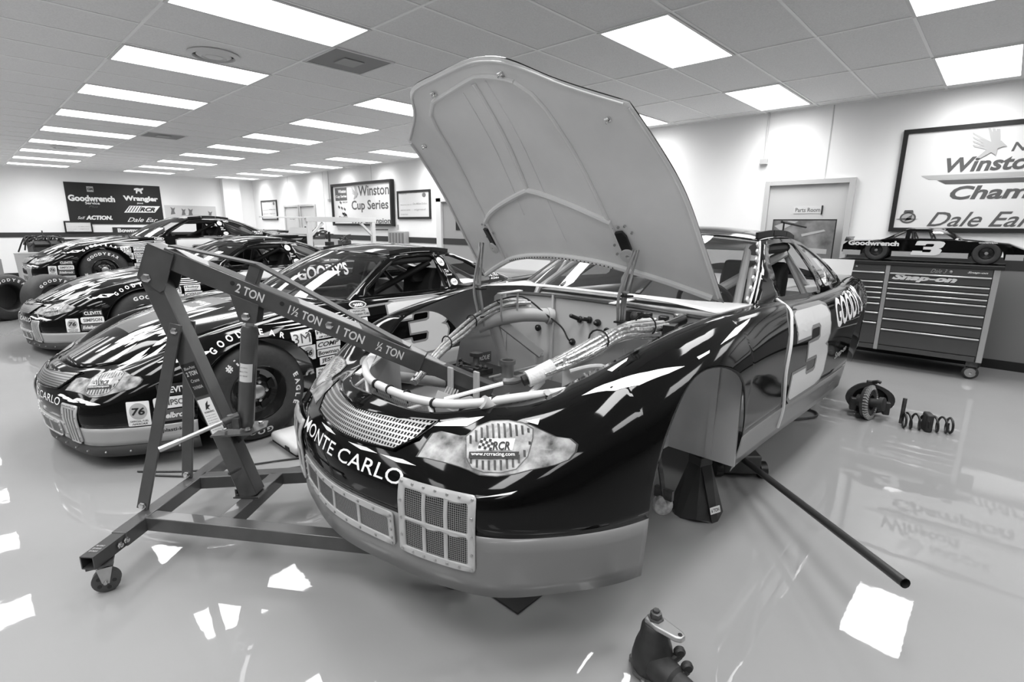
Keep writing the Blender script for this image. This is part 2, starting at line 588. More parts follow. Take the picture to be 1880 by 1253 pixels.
# ------------------------------------------------------------------ race car bodies
# car frame: x = s (back from the nose), y = -t (t to the driver's side), z up
NET = [  # param, then six (s, t, z): lip, band top, bumper, shoulder, crest, hood line
 (-.62, (.10, 0, .06), (.09, 0, .28), (.085, 0, .36), (.125, 0, .45), (.22, 0, .562), (.27, 0, .582)),
 (-.31, (.145, .30, .06), (.13, .30, .28), (.125, .30, .36), (.172, .29, .455), (.285, .30, .556), (.33, .29, .574)),
 (-.09, (.20, .50, .06), (.18, .49, .28), (.175, .485, .37), (.232, .48, .460), (.41, .46, .575), (.48, .43, .600)),
 (.12, (.28, .655, .06), (.255, .65, .28), (.25, .645, .38), (.325, .64, .475), (.51, .58, .615), (.62, .535, .630)),
 (.38, (.46, .80, .06), (.43, .81, .28), (.42, .80, .40), (.48, .79, .53), (.62, .69, .665), (.74, .60, .685)),
 (.72, (.72, .93, .06), (.72, .94, .28), (.72, .935, .42), (.72, .90, .60), (.78, .76, .735), (.88, .67, .750)),
 (1.13, (1.13, .95, .08), (1.13, .955, .30), (1.13, .955, .45), (1.13, .93, .70), (1.14, .80, .815), (1.17, .71, .820)),
 (1.55, (1.55, .90, .17), (1.55, .935, .345), (1.55, .94, .50), (1.55, .93, .74), (1.55, .82, .868), (1.50, .755, .868)),
 (1.85, (1.85, .89, .17), (1.85, .925, .345), (1.85, .93, .50), (1.85, .915, .77), (1.85, .835, .878), (1.85, .77, .884)),
 (2.80, (2.80, .89, .17), (2.80, .92, .345), (2.80, .925, .50), (2.80, .905, .78), (2.80, .86, .868), (2.80, .82, .882)),
 (3.40, (3.40, .885, .17), (3.40, .912, .345), (3.40, .918, .50), (3.40, .90, .79), (3.40, .85, .880), (3.40, .80, .895)),
 (3.92, (3.92, .87, .20), (3.92, .885, .36), (3.92, .89, .50), (3.92, .875, .80), (3.92, .80, .890), (3.92, .74, .905)),
 (4.35, (4.35, .80, .21), (4.35, .83, .37), (4.35, .835, .50), (4.35, .82, .80), (4.35, .75, .898), (4.35, .68, .912)),
 (4.75, (4.75, .72, .23), (4.75, .75, .38), (4.75, .755, .50), (4.75, .745, .80), (4.75, .69, .902), (4.75, .63, .916)),
 (5.00, (4.90, .60, .25), (4.93, .63, .38), (4.94, .635, .50), (4.93, .625, .80), (4.92, .59, .905), (4.88, .54, .918)),
 (5.35, (4.97, .35, .25), (5.01, .37, .38), (5.02, .38, .50), (5.00, .37, .80), (4.98, .35, .906), (4.92, .33, .920)),
 (5.70, (4.98, 0, .25), (5.03, 0, .38), (5.04, 0, .50), (5.01, 0, .80), (4.99, 0, .906), (4.94, 0, .920)),
]
AX_F, AX_R, AX_Z, ARX, ARZ = 1.13, 3.98, .345, .405, .375

def hermite(xs, P, x):
    """smooth curve through P at parameters xs (non uniform, finite difference tangents)"""
    n = len(xs)
    i = max(0, min(n - 2, int(np.searchsorted(xs, x)) - 1))
    def tan(k):
        if k == 0: return (P[1] - P[0]) / (xs[1] - xs[0])
        if k == n - 1: return (P[-1] - P[-2]) / (xs[-1] - xs[-2])
        a = (P[k] - P[k - 1]) / (xs[k] - xs[k - 1]); b = (P[k + 1] - P[k]) / (xs[k + 1] - xs[k])
        h0, h1 = xs[k] - xs[k - 1], xs[k + 1] - xs[k]
        return (a * h1 + b * h0) / (h0 + h1)
    h = xs[i + 1] - xs[i]
    t = (x - xs[i]) / h
    t2, t3 = t * t, t * t * t
    return (2 * t3 - 3 * t2 + 1) * P[i] + (t3 - 2 * t2 + t) * h * tan(i) + (-2 * t3 + 3 * t2) * P[i + 1] + (t3 - t2) * h * tan(i + 1)

def _mirrored(r, u):
    return (u,) + tuple((p[0], -p[1], p[2]) for p in r[1:])
NET = [_mirrored(NET[1], -.93)] + NET + [_mirrored(NET[-2], 6.05)]
NX = np.array([r[0] for r in NET])
NP = [np.array([r[1 + k] for r in NET], float) for k in range(6)]
def net_at(u, k):
    return hermite(NX, NP[k], u)

def resample(poly, n):
    d = np.r_[0, np.cumsum(np.linalg.norm(np.diff(poly, axis=0), axis=1))]
    return np.array([[np.interp(x, d, poly[:, j]) for j in range(3)] for x in np.linspace(0, d[-1], n)])

def body_columns(lipz, nose=0.0):
    us = list(np.linspace(-.62, .70, 44))
    us += list(np.linspace(1.56, 3.55, 34)) + list(np.linspace(4.41, 5.70, 34))
    arch = []
    for ax in (AX_F, AX_R):
        for a in np.linspace(0, PI, 29):
            arch.append(ax - (ARX - 1e-4) * math.cos(a))
        us += [ax - ARX - 1e-4, ax + ARX + 1e-4]
    allu = sorted([(u, 0) for u in us] + [(u, 1) for u in arch])
    cols = []
    for u, ia in allu:
        L = np.array([net_at(u, k) for k in range(6)])
        if u < .9 and lipz is not None:
            L[0][2] = lipz
        if nose and u < .5:
            for k, f in ((0, 1), (1, 1), (2, 1), (3, .5)):
                L[k][0] += nose * f * max(0, 1 - (L[k][1] / .6) ** 2)
        dv = np.r_[0, np.cumsum(np.linalg.norm(np.diff(L, axis=0), axis=1))]
        prof = np.array([hermite(dv, L, x) for x in np.linspace(0, dv[-1], 70)])
        seg = np.searchsorted(np.linspace(0, dv[-1], 70), [dv[1], dv[4]])
        if ia:
            ax = AX_F if u < 2.5 else AX_R
            za, zc = net_at(ax - ARX, 1)[2], net_at(ax + ARX, 1)[2]
            f = (u - ax + ARX) / (2 * ARX)
            zb = za + (zc - za) * f + (.72 - (za + zc) / 2) * math.sqrt(max(0, 1 - ((u - ax) / ARX) ** 2))
            up = [p for p in prof if p[2] >= zb or p[1] < .85]
            # exact foot on the arch
            k = next(i for i, p in enumerate(prof) if p[2] >= zb)
            if k > 0:
                f = (zb - prof[k - 1][2]) / (prof[k][2] - prof[k - 1][2])
                up = [prof[k - 1] + f * (prof[k] - prof[k - 1])] + list(prof[k:])
            up = np.array(up)
            kk = np.argmin(np.abs(up - L[4]).sum(1))
            low = resample(up[:max(kk, 2) + 1], 15); top = resample(up[max(kk, 2):], 6)
            col = np.vstack([np.repeat(low[:1], 4, 0), low, top[1:]])
        else:
            a, b = seg
            band = resample(np.vstack([prof[:a], L[1]]), 5)
            mid = resample(np.vstack([L[1], prof[a:b], L[4]]), 15)
            top = resample(np.vstack([L[4], prof[b:]]), 6)
            col = np.vstack([band, mid[1:], top[1:]])
        cols.append((u, ia, col))
    return cols
# rows 0-4 band, 4-18 side, 18-23 fender top

def mirror_add(mb, G, flip=False):
    """grid of (s,t,z) rows to both sides"""
    A = [[(p[0], -p[1], p[2]) for p in r] for r in G]
    B = [[(p[0], p[1], p[2]) for p in r] for r in G]
    mb.grid(A, flip); mb.grid(B, not flip)

def coons(F, K, E0, E1, nu, nv, bulge=0.0):
    """patch between front curve F, back curve K (functions of v) and side curves E0 (v=0), E1 (v=1) (functions of u)"""
    G = []
    c00, c01, c10, c11 = F(0), F(1), K(0), K(1)
    for i in range(nu + 1):
        u = i / nu
        row = []
        for j in range(nv + 1):
            v = j / nv
            p = (1 - u) * F(v) + u * K(v) + (1 - v) * E0(u) + v * E1(u) - ((1 - u) * (1 - v) * c00 + (1 - u) * v * c01 + u * (1 - v) * c10 + u * v * c11)
            p = np.array(p, float)
            p[2] += bulge * 16 * u * (1 - u) * v * (1 - v) * .5 + bulge * .5 * (1 - (2 * v - 1) ** 2) * math.sin(PI * u)
            row.append(p)
        G.append(row)
    return G

def curve(pts):
    P = np.array(pts, float)
    d = np.r_[0, np.cumsum(np.linalg.norm(np.diff(P, axis=0), axis=1))]
    d = d / d[-1]
    return lambda x: hermite(d, P, min(max(x, 0), 1))
def sym(pts):
    """curve given from the centre line outwards, mirrored: v 0 = passenger side, 1 = driver's side"""
    P = [(p[0], -p[1], p[2]) for p in pts[::-1]] + [tuple(p) for p in pts[1:]]
    return curve(P)

W_BASE = sym([(1.66, 0, .900), (1.70, .30, .897), (1.80, .55, .888), (1.93, .752, .876)])
W_TOP = sym([(2.36, 0, 1.232), (2.39, .25, 1.229), (2.44, .45, 1.218), (2.50, .572, 1.203)])
B_TOP = sym([(3.36, 0, 1.242), (3.35, .25, 1.238), (3.32, .42, 1.225), (3.28, .565, 1.200)])
B_BASE = sym([(4.20, 0, .935), (4.17, .30, .932), (4.10, .50, .925), (4.0, .655, .918)])
W_SIDE = curve([(1.93, .752, .876), (2.10, .712, .985), (2.30, .648, 1.105), (2.50, .572, 1.203)])
R_SIDE = curve([(2.50, .572, 1.203), (2.75, .588, 1.226), (3.05, .585, 1.226), (3.28, .565, 1.200)])
C_SIDE = curve([(3.28, .565, 1.200), (3.50, .588, 1.118), (3.75, .625, 1.005), (4.0, .655, .918)])
def mir(f):
    return lambda x: f(x) * np.array([1, -1, 1])

def side_t(s, z):
    """half width of the greenhouse side at (s, z)"""
    zb, zt = .878, 1.222
    tb = np.interp(s, [1.85, 1.95, 2.8, 3.4, 3.92, 4.1], [.775, .78, .82, .80, .74, .68])
    tt = np.interp(s, [1.9, 2.5, 2.8, 3.05, 3.28, 4.1], [.56, .572, .585, .585, .565, .52])
    f = (z - zb) / (zt - zb)
    return tb + (tt - tb) * f + .022 * math.sin(PI * min(max(f, 0), 1))

WINDOW = [(2.10, .905), (2.22, .985), (2.38, 1.085), (2.54, 1.168), (2.66, 1.190), (2.85, 1.197), (2.96, 1.195), (2.985, 1.18), (3.02, .915), (2.99, .90)]
QUARTER = [(3.13, 1.19), (3.22, 1.18), (3.36, 1.13), (3.52, 1.045), (3.68, .945), (3.66, .925), (3.24, .918), (3.21, .935)]

WINDOW_OPEN = [(2.33, .905), (2.345, .98), (2.40, 1.075), (2.48, 1.14), (2.57, 1.178), (2.68, 1.190), (2.85, 1.197), (2.96, 1.195), (2.985, 1.18), (3.02, .915), (2.99, .90)]
def greenhouse_side(mb, glass, opened=False):
    out = [tuple(W_SIDE(x))[::2] for x in np.linspace(0, 1, 14)] + [tuple(R_SIDE(x))[::2] for x in np.linspace(0, 1, 12)[1:]] + [tuple(C_SIDE(x))[::2] for x in np.linspace(0, 1, 12)[1:]]
    out += [(s, np.interp(s, [1.85, 2.8, 3.4, 3.92, 4.1], [.872, .870, .884, .895, .90])) for s in np.linspace(4.0, 1.93, 20)]
    V, T = poly_tris(out, [WINDOW_OPEN if opened else WINDOW, QUARTER])
    V, T = refine(V, T, .09)
    for sg in (-1, 1):
        mb.add([(v[0], sg * side_t(*v), v[1]) for v in V], [t if sg < 0 else t[::-1] for t in T])
    V, T = poly_tris(QUARTER)
    V, T = refine(V, T, .09)
    for sg in (-1, 1):
        glass[sg].add([(v[0], sg * (side_t(*v) - .006), v[1]) for v in V], T)

HOOD_FRONT = [(.278, 0, .584), (.337, .285, .577), (.487, .425, .603), (.628, .53, .634)]
def hood_edge_front():
    us = np.linspace(-.62, .12, 20)
    return [net_at(u, 5) for u in us]
def hood_edge_side():
    us = np.linspace(.12, 1.60, 30)
    return [net_at(u, 5) for u in us]

def hood_grid(nu=22, nv=28, off=0.0):
    fr = hood_edge_front(); sd = hood_edge_side()
    F = sym([tuple(p) for p in fr])
    E1 = curve(sd)
    e = sd[-1]
    K = sym([(1.565, 0, .905), (1.575, .3, .903), (1.58, .55, .89), (float(e[0]), float(e[1]), float(e[2]))])
    return coons(F, K, mir(E1), E1, nu, nv, .035)

PALEC = mat('pale_cowl_sheet', .46, .35, coat=.2)
def build_shell(t, opened):
    """painted shell, silver band, bare inside; returns the BVH of everything painted"""
    lip = .06 if opened else .165
    cols = body_columns(lip, 0 if opened else .045)
    shell, band, strip = MB(), MB(), MB()
    for a in range(len(cols) - 1):
        (u0_, i0, c0), (u1_, i1, c1) = cols[a], cols[a + 1]
        both = not (i0 or i1)
        if both and (u1_ - u0_) > .5:
            continue
        lo = 4
        mirror_add(shell, [c0[lo:], c1[lo:]])
        if both:
            mirror_add(band, [c0[:5], c1[:5]])
    # cowl strip between hood and windscreen, rear deck
    sd = hood_edge_side()
    e = sd[-1]
    K = sym([(1.585, 0, .905), (1.595, .3, .903), (1.60, .55, .89), (float(e[0]) + .01, float(e[1]), float(e[2]))])
    us = [u for u in np.linspace(1.61, 1.98, 8)]
    E = curve([net_at(u, 5) for u in us])
    WB = sym([(1.66, 0, .898), (1.70, .30, .895), (1.80, .55, .884), (float(net_at(1.98, 5)[0]), float(net_at(1.98, 5)[1]), .878)])
    G = coons(K, WB, mir(E), E, 5, 28)
    cowl = MB() if opened else shell
    cowl.grid([[(p[0], -p[1], p[2]) for p in r] for r in G])
    if opened:
        co = cowl.build('cowl_panel', PALEC, t)
        sm = co.modifiers.new('sheet_thickness', 'SOLIDIFY'); sm.thickness = .004; sm.offset = 0
    Ed = curve([net_at(u, 5) for u in np.linspace(3.98, 4.75, 10)])
    rear = [net_at(u, 5) for u in np.linspace(5.70, 4.75, 14)]
    BB = sym([(4.20, 0, .934), (4.17, .30, .931), (4.10, .50, .924), (float(net_at(3.98, 5)[0]), float(net_at(3.98, 5)[1]), float(net_at(3.98, 5)[2]))])
    G = coons(BB, sym([tuple(p) for p in rear]), mir(Ed), Ed, 10, 28, .01)
    shell.grid([[(p[0], -p[1], p[2]) for p in r] for r in G])
    # roof
    G = coons(W_TOP, B_TOP, mir(R_SIDE), R_SIDE, 16, 24, .03)
    shell.grid([[(p[0], -p[1], p[2]) for p in r] for r in G])
    qg = {-1: MB(), 1: MB()}
    greenhouse_side(shell, qg, opened)
    o = shell.build('body_shell', BLACK, t, weld=.0008, angle=50)
    me = o.data
    # make all normals point outwards (away from the middle of the cabin)
    bm = bmesh.new(); bm.from_mesh(me)
    bmesh.ops.recalc_face_normals(bm, faces=bm.faces)
    ctr = Vector((2.4, 0, .5))
    isl = {}
    for f in bm.faces: f.tag = False
    for f0 in bm.faces:
        if f0.tag: continue
        st = [f0]; f0.tag = True; grp = []
        while st:
            f = st.pop(); grp.append(f)
            for ed in f.edges:
                for g in ed.link_faces:
                    if not g.tag: g.tag = True; st.append(g)
        sc = sum(f.normal.dot((f.calc_center_median() - ctr).normalized()) * f.calc_area() for f in grp)
        if sc < 0: bmesh.ops.reverse_faces(bm, faces=grp)
    bm.to_mesh(me); bm.free()
    me.materials.append(PRIMER if opened else MATTEB)
    sm = o.modifiers.new('sheet_thickness', 'SOLIDIFY')
    sm.thickness = .004; sm.offset = -1; sm.material_offset = 1; sm.material_offset_rim = 0
    bo = band.build('lower_band', SILVERM if opened else SILVER, t, weld=.0008, angle=50)
    bo['label'] = 'silver grey lower band of the body'
    sm = bo.modifiers.new('sheet_thickness', 'SOLIDIFY'); sm.thickness = .0016; sm.offset = 0
    if not opened:
        lo = MB()
        for a in range(len(cols) - 1):
            (u0_, i0, c0), (u1_, i1, c1) = cols[a], cols[a + 1]
            if i0 or i1 or u1_ > .73: continue
            q = lambda c: [(c[0][0] + .012, max(c[0][1] - .008, 0), c[0][2] - .075), (c[0][0] + .004, max(c[0][1] - .004, 0), c[0][2] + .004)]
            mirror_add(lo, [q(c0), q(c1)])
        so = lo.build('air_dam_strip', mat('air_dam_rubber', .05, .55), t, weld=.0008)
        sm = so.modifiers.new('sheet_thickness', 'SOLIDIFY'); sm.thickness = .006; sm.offset = 0
        rv2 = MB()
        for u in np.linspace(-.45, .60, 8):
            p = net_at(u, 0)
            n_ = Vector((-1, -.3, 0)) if u < 0 else Vector((-.5, -.9, 0))
            rv2.lathe([(.006, -.004), (.006, .008), (.003, .011), (0, .012)], (p[0] + .002 + (.045 * max(0, 1 - (p[1] / .6) ** 2)), -p[1], .125), n_, 8)
        rv2.build('strip_rivets', STEEL, t)
    for sg in (-1, 1): qg[sg].build('quarter_glass', GLASS, t)
    # windscreen and rear glass
    for nm, F, K, E in (('windscreen', W_BASE, W_TOP, W_SIDE), ('rear_glass', B_TOP, B_BASE, C_SIDE)):
        G = coons(F, K, mir(E), E, 12, 20, .012)
        g = MB().grid([[(p[0], -p[1], p[2]) for p in r] for r in G])
        g.build(nm, GLASS, t)
    # two braces behind the windscreen, windscreen edge strips
    for tt in (-.24, .24):
        br = MB()
        f = .5 + tt / 1.5
        a, b = W_BASE(f), W_TOP(f)
        br.bar((a[0] + .02, -a[1], a[2] + .01), (b[0] + .01, -b[1], b[2] - .02), .025, .012, up=(-.5, 0, .8))
        br.build('windscreen_brace', DSTEEL, t)
    # roof rails
    for sg in (-1, 1):
        for a, b in ((.06, .34), (.36, .66), (.68, .97)):
            r = MB()
            G0 = []
            for x in np.linspace(a, b, 8):
                p = R_SIDE(x); 
                G0.append((p[0], sg * (abs(p[1]) - .03), p[2] + .026))
            for i in range(7):
                r.bar(G0[i], G0[i + 1], .016, .036, ext=.001)
            r.build('roof_rail', MATTEB, t, weld=.0003)
    # rear spoiler
    sp = MB()
    sp.bar((4.93, -.60, .985), (4.93, .60, .985), .006, .15, up=(.35, 0, 1))
    sp.build('spoiler', mat('clear_alloy_sheet', .55, .35, metal=.3), t)
    # painted surface for laying graphics on
    allm = MB(); allm.add(shell.v, shell.f); allm.add(band.v, band.f)
    if not opened:
        H = hood_grid()
        hb = MB().grid([[(p[0], -p[1], p[2]) for p in r] for r in H])
        ho = hb.build('hood', BLACK, t, angle=50)
        sm = ho.modifiers.new('sheet_thickness', 'SOLIDIFY'); sm.thickness = .004; sm.offset = -1
        allm.add(hb.v, hb.f)
    return BVHTree.FromPolygons([Vector(v) for v in allm.v], allm.f)
# ------------------------------------------------------------------ graphics and fittings of the cars
POSE = {'main': (1.856, 1.665, .257 + .008, -.926, .026), 'c2': (1.215, 4.485, 0, 3.49, 0), 'c3': (1.38, 8.237, 0, 3.10, 0), 'c4': (1.716, 12.028, .341, -1.34, 0)}
def place_car(o, k):
    px, py, pz, a, pt = POSE[k]
    a = math.radians(a)
    o.location = (px - 1.12 * math.cos(a), py - 1.12 * math.sin(a), pz)
    o.rotation_euler = (0, pt, a)

def panels(B):
    P = {'side': Panel((0, 0, 0), (1, 0, 0), (0, 0, 1), (0, -1, 0), B, 2, 2),
         'front': Panel((0, 0, 0), (0, -1, 0), (0, 0, 1), (-1, 0, 0), B, 2, 3),
         'top': Panel((0, 0, 0), (1, 0, 0), (0, -1, 0), (0, 0, 1), B, 2, 2)}
    for d in (35, 50, 65):
        a = math.radians(d)
        P[d] = Panel((0, 0, 0), (math.sin(a), -math.cos(a), 0), (0, 0, 1), (-math.cos(a), -math.sin(a), 0), B, 2, 3)
    return P
def cu(d, pts):
    a = math.radians(d)
    return [(p[0] * math.sin(a) + p[1] * math.cos(a), p[2]) for p in pts]
def inset(poly, k):
    cx = sum(p[0] for p in poly) / len(poly); cy = sum(p[1] for p in poly) / len(poly)
    return [(cx + (p[0] - cx) * k, cy + (p[1] - cy) * k) for p in poly]

THREE = [(.03, .97), (.10, 1.0), (.80, 1.0), (.93, .96), (1.0, .86), (.98, .62), (.93, .53), (.86, .50), (.96, .45), (1.0, .36), (.97, .12), (.88, .03), (.74, 0), (.06, 0), (0, .05), (.02, .30), (.36, .30), (.37, .24), (.40, .21), (.60, .21), (.64, .24), (.65, .37), (.62, .41), (.36, .41), (.33, .60), (.60, .60), (.65, .63), (.66, .76), (.62, .80), (.42, .80), (.38, .77), (.37, .69), (.02, .69)]
def three(pn, x, y, w, h, shear=0.0, grow=0.0, mb=None, off=.0015):
    mb = mb or MB()
    pts = [(x + p[0] * w + shear * p[1] * h, y + p[1] * h) for p in THREE]
    if grow:
        c = (x + w / 2 + shear * h / 2, y + h / 2)
        out = []
        n = len(pts)
        for i in range(n):
            a, b, d = Vector(pts[i - 1]), Vector(pts[i]), Vector(pts[(i + 1) % n])
            n1 = Vector(((b - a).y, -(b - a).x)); n2 = Vector(((d - b).y, -(d - b).x))
            nn = (n1.normalized() + n2.normalized())
            out.append(tuple(b - (nn.normalized() if nn.length > 1e-6 else n1.normalized()) * grow))
        pts = out
    pn.poly(mb, pts, off=off, maxe=.07)
    return mb

def sticker(t, pn, outline, base, texts, ink, name='sticker', off=.0012, maxe=.03, deep=True, gap=.0010):
    """plate laid on the body with its lettering as a sub-part; texts: (body, x, y, h, w, shear, bold)"""
    b = MB()
    pn.poly(b, outline, off=off, maxe=maxe)
    if not b.f: return None
    o = b.build(name, base, t, smooth=False, recalc=False)
    l = MB()
    for tx in texts:
        body, x, y, h, w = tx[:5]
        pn.text(l, body, x, y, h, w, tx[5] if len(tx) > 5 else 0, tx[6] if len(tx) > 6 else .015, off=off + gap, maxe=min(maxe, .03), rot=tx[7] if len(tx) > 7 else 0)
    if l.f: l.build('lettering', ink, o if deep else t, smooth=False, recalc=False)
    return o

def box_poly(x0, y0, x1, y1, r=.006):
    return rrect(x1 - x0, y1 - y0, r, 3, x0, y0)

def letters(t, pn, body, m, x, y, h=None, w=None, name='lettering', **k):
    b = MB()
    pn.text(b, body, x, y, h, w, **k)
    if b.f: return b.build(name, m, t, smooth=False, recalc=False)

def arc_letters(t, pn, body, m, cx, cy, r, a0, a1, h, name='arc_lettering', bold=.03, off=.0015, shear=0):
    b = MB()
    n = len(body)
    for i, ch in enumerate(body):
        if ch == ' ': continue
        a = math.radians(a0 + (a1 - a0) * i / max(1, n - 1))
        V, T, asp = text_tris(ch, shear, bold, 1.0)
        w = min(h * asp, h * 1.15)
        px, py = cx + r * math.cos(a), cy + r * math.sin(a)
        ra = a - PI / 2
        ca, sa = math.cos(ra), math.sin(ra)
        V2 = [(px + (v[0] - .5) * w * ca - v[1] * h * sa, py + (v[0] - .5) * w * sa + v[1] * h * ca) for v in V]
        pn.lay(b, V2, T, off, .06)
    if b.f: return b.build(name, m, t, smooth=False, recalc=False)

HL = [(.227, .34, .469), (.258, .346, .507), (.279, .353, .53), (.3, .373, .538), (.332, .433, .535), (.344, .451, .538), (.38, .464, .558), (.413, .49, .572), (.441, .533, .582), (.462, .58, .589), (.473, .622, .587), (.479, .667, .58), (.485, .716, .571), (.502, .762, .57), (.506, .787, .557), (.49, .795, .538), (.468, .787, .518), (.438, .758, .504), (.396, .692, .487), (.365, .649, .472), (.334, .605, .461), (.307, .556, .458), (.297, .517, .465), (.287, .486, .469), (.268, .434, .472), (.244, .376, .472)]
LENS = [(.342, .453, .535), (.38, .464, .558), (.418, .495, .574), (.447, .546, .585), (.467, .594, .587), (.47, .63, .58), (.451, .647, .56), (.414, .66, .517), (.377, .646, .484), (.346, .612, .471), (.317, .565, .466), (.304, .524, .471), (.312, .489, .492)]
HLM = mat('headlight_print', .24, .4, coat=.12, noise=.95, nscale=17)
HLM2 = mat('headlight_lens_print', .33, .4, coat=.12, noise=.5, nscale=30)
def headlight(t, P, side=1):
    D = 50
    pn = P[D]
    if side < 0:
        a = math.radians(D)
        pn = Panel((0, 0, 0), (math.sin(a), math.cos(a), 0), (0, 0, 1), (-math.cos(a), math.sin(a), 0), pn.bvh, 2, 3)
    b = MB(); pn.poly(b, inset(cu(D, HL), 1.03), off=.0012, maxe=.05)
    o = b.build('headlight', SATINB, t, recalc=False)
    b = MB(); pn.poly(b, cu(D, HL), off=.0022, maxe=.05)
    b.build('lens', HLM, o, recalc=False)
    L = cu(D, LENS)
    b = MB(); pn.poly(b, inset(L, 1.04), off=.0026, maxe=.025)
    b.build('lens_rim', DSTEEL, o, recalc=False)
    b = MB(); pn.poly(b, L, off=.0034, maxe=.025)
    b.build('main_reflector', HLM2, o, recalc=False)
    x0, x1 = min(p[0] for p in L), max(p[0] for p in L)
    b = MB()
    for i in range(11):
        x = x0 + (x1 - x0) * (i + .7) / 11.4
        ys_ = []
        for (xa, ya), (xb, yb) in zip(L, L[1:] + L[:1]):
            if (xa - x) * (xb - x) < 0: ys_.append(ya + (yb - ya) * (x - xa) / (xb - xa))
        if len(ys_) < 2: continue
        lo, hi = min(ys_), max(ys_)
        for ya, yb in ((hi - .30 * (hi - lo), hi - .004), (lo + .004, lo + .26 * (hi - lo))):
            pn.poly(b, [(x - .0035, ya), (x + .0035, ya), (x + .0045, yb), (x - .003, yb)], off=.0042, maxe=.02)
    b.build('rib_print', mat('reflector_rib_print', .05, .25, coat=.5), o, recalc=False)
    # sticker on the lamp
    r = cu(D, [(.339, .505, .511), (.400, .608, .525), (.422, .600, .552), (.365, .501, .538)])
    if side > 0:
        s_ = sticker(o, pn, r, WHITE, [('RCR', r[0][0] + (r[1][0] - r[0][0]) * .46, r[0][1] + .006, .019, (r[1][0] - r[0][0]) * .5, .4, .03, .12)], INK, off=.0048, maxe=.015, deep=False, gap=.003)
        c = MB()
        for i in range(5):
            for j in range(4):
                if (i + j) % 2: continue
                xx = r[0][0] + .006 + i * .0085 + j * .003; yy = r[0][1] + .005 + j * .006
                pn.poly(c, [(xx, yy), (xx + .0085, yy), (xx + .0115, yy + .006), (xx + .003, yy + .006)], off=.0078)
        c.build('chequer_print', INK, o, recalc=False)
        q = cu(D, [(.315, .496, .490), (.397, .635, .507), (.409, .630, .524), (.325, .487, .505)])
        sticker(o, pn, q, INK, [('www.rcrracing.com', q[0][0] + .009, q[0][1] + .0040, .0105, (q[1][0] - q[0][0]) * .9, 0, .01, .112)], WHITE, off=.0062, maxe=.015, deep=False, gap=.003)

def grille_patch(t, P, name, pn, outline, m, off, maxe=.04, uvs=1.0):
    b = MB(); pn.poly(b, outline, off=off, maxe=maxe)
    if not b.f: return None
    o = b.build(name, m, t, recalc=False)
    uvl = o.data.uv_layers.new(name='UVMap')
    inv = []
    for v in o.data.vertices:
        c = v.co
        inv.append(((c.dot(pn.U)) * uvs, (c.dot(pn.V)) * uvs))
    for lp in o.data.loops:
        uvl.data[lp.index].uv = inv[lp.vertex_index]
    return o
WEAVE_C = weave_mat('coarse_wire', .40, 140.0, .8, .22)
WEAVE_F = weave_mat('fine_wire', .38, 220.0, .8, .28)
WEAVE_G = weave_mat('grille_wire', .48, 78.0, .8, .36)
GFRAME = mat('duct_frame_paint', .42, .35, coat=.2)

def duct_frame(t, P, pn, x0, y0, x1, y1, nx, ny, name, weave, lean=0.0, rad=.012, fr=.024, gap=.012, hand=1):
    """riveted frame with wire screens; lean shears the frame with height"""
    L = lambda pts: [(p[0] + lean * (p[1] - y0), p[1]) for p in pts]
    holes = []
    cw = (x1 - x0 - 2 * fr - (nx - 1) * gap) / nx
    chh = (y1 - y0 - 2 * fr - (ny - 1) * gap) / ny
    for i in range(nx):
        for j in range(ny):
            hx = x0 + fr + i * (cw + gap); hy = y0 + fr + j * (chh + gap)
            holes.append(L(rrect(cw, chh, .006, 2, hx, hy)))
    b = MB(); pn.poly(b, L(rrect(x1 - x0, y1 - y0, rad, 4, x0, y0)), holes, off=.010, maxe=.05)
    if not b.f: return
    o = b.build(name, GFRAME, t, recalc=False)
    sm = o.modifiers.new('thickness', 'SOLIDIFY'); sm.thickness = .007; sm.offset = -1
    b = MB(); pn.poly(b, L(rrect(x1 - x0 - .02, y1 - y0 - .02, .006, 2, x0 + .01, y0 + .01)), off=.003, maxe=.05)
    b.build('duct_shadow_plate', MATTEB, o, recalc=False)
    for h in holes:
        grille_patch(o, P, 'wire_screen', pn, inset(h, 1.03), weave, .006)
    rv3 = MB()
    nn = Vector(pn.N)
    pts = [(x0 + .011 + (x1 - x0 - .022) * i / (2 * nx), yy) for i in range(2 * nx + 1) for yy in (y0 + .011, y1 - .011)]
    pts += [(xx, y0 + (y1 - y0) * k / 4) for xx in (x0 + .011, x1 - .011) for k in (1, 2, 3)]
    for p in L(pts):
        q = pn.pt(p[0], p[1], .0105)
        if q is not None: rv3.lathe([(.0055, 0), (.0045, .003), (0, .004)], q, nn, 8)
    rv3.build('rivet', STEEL, o)

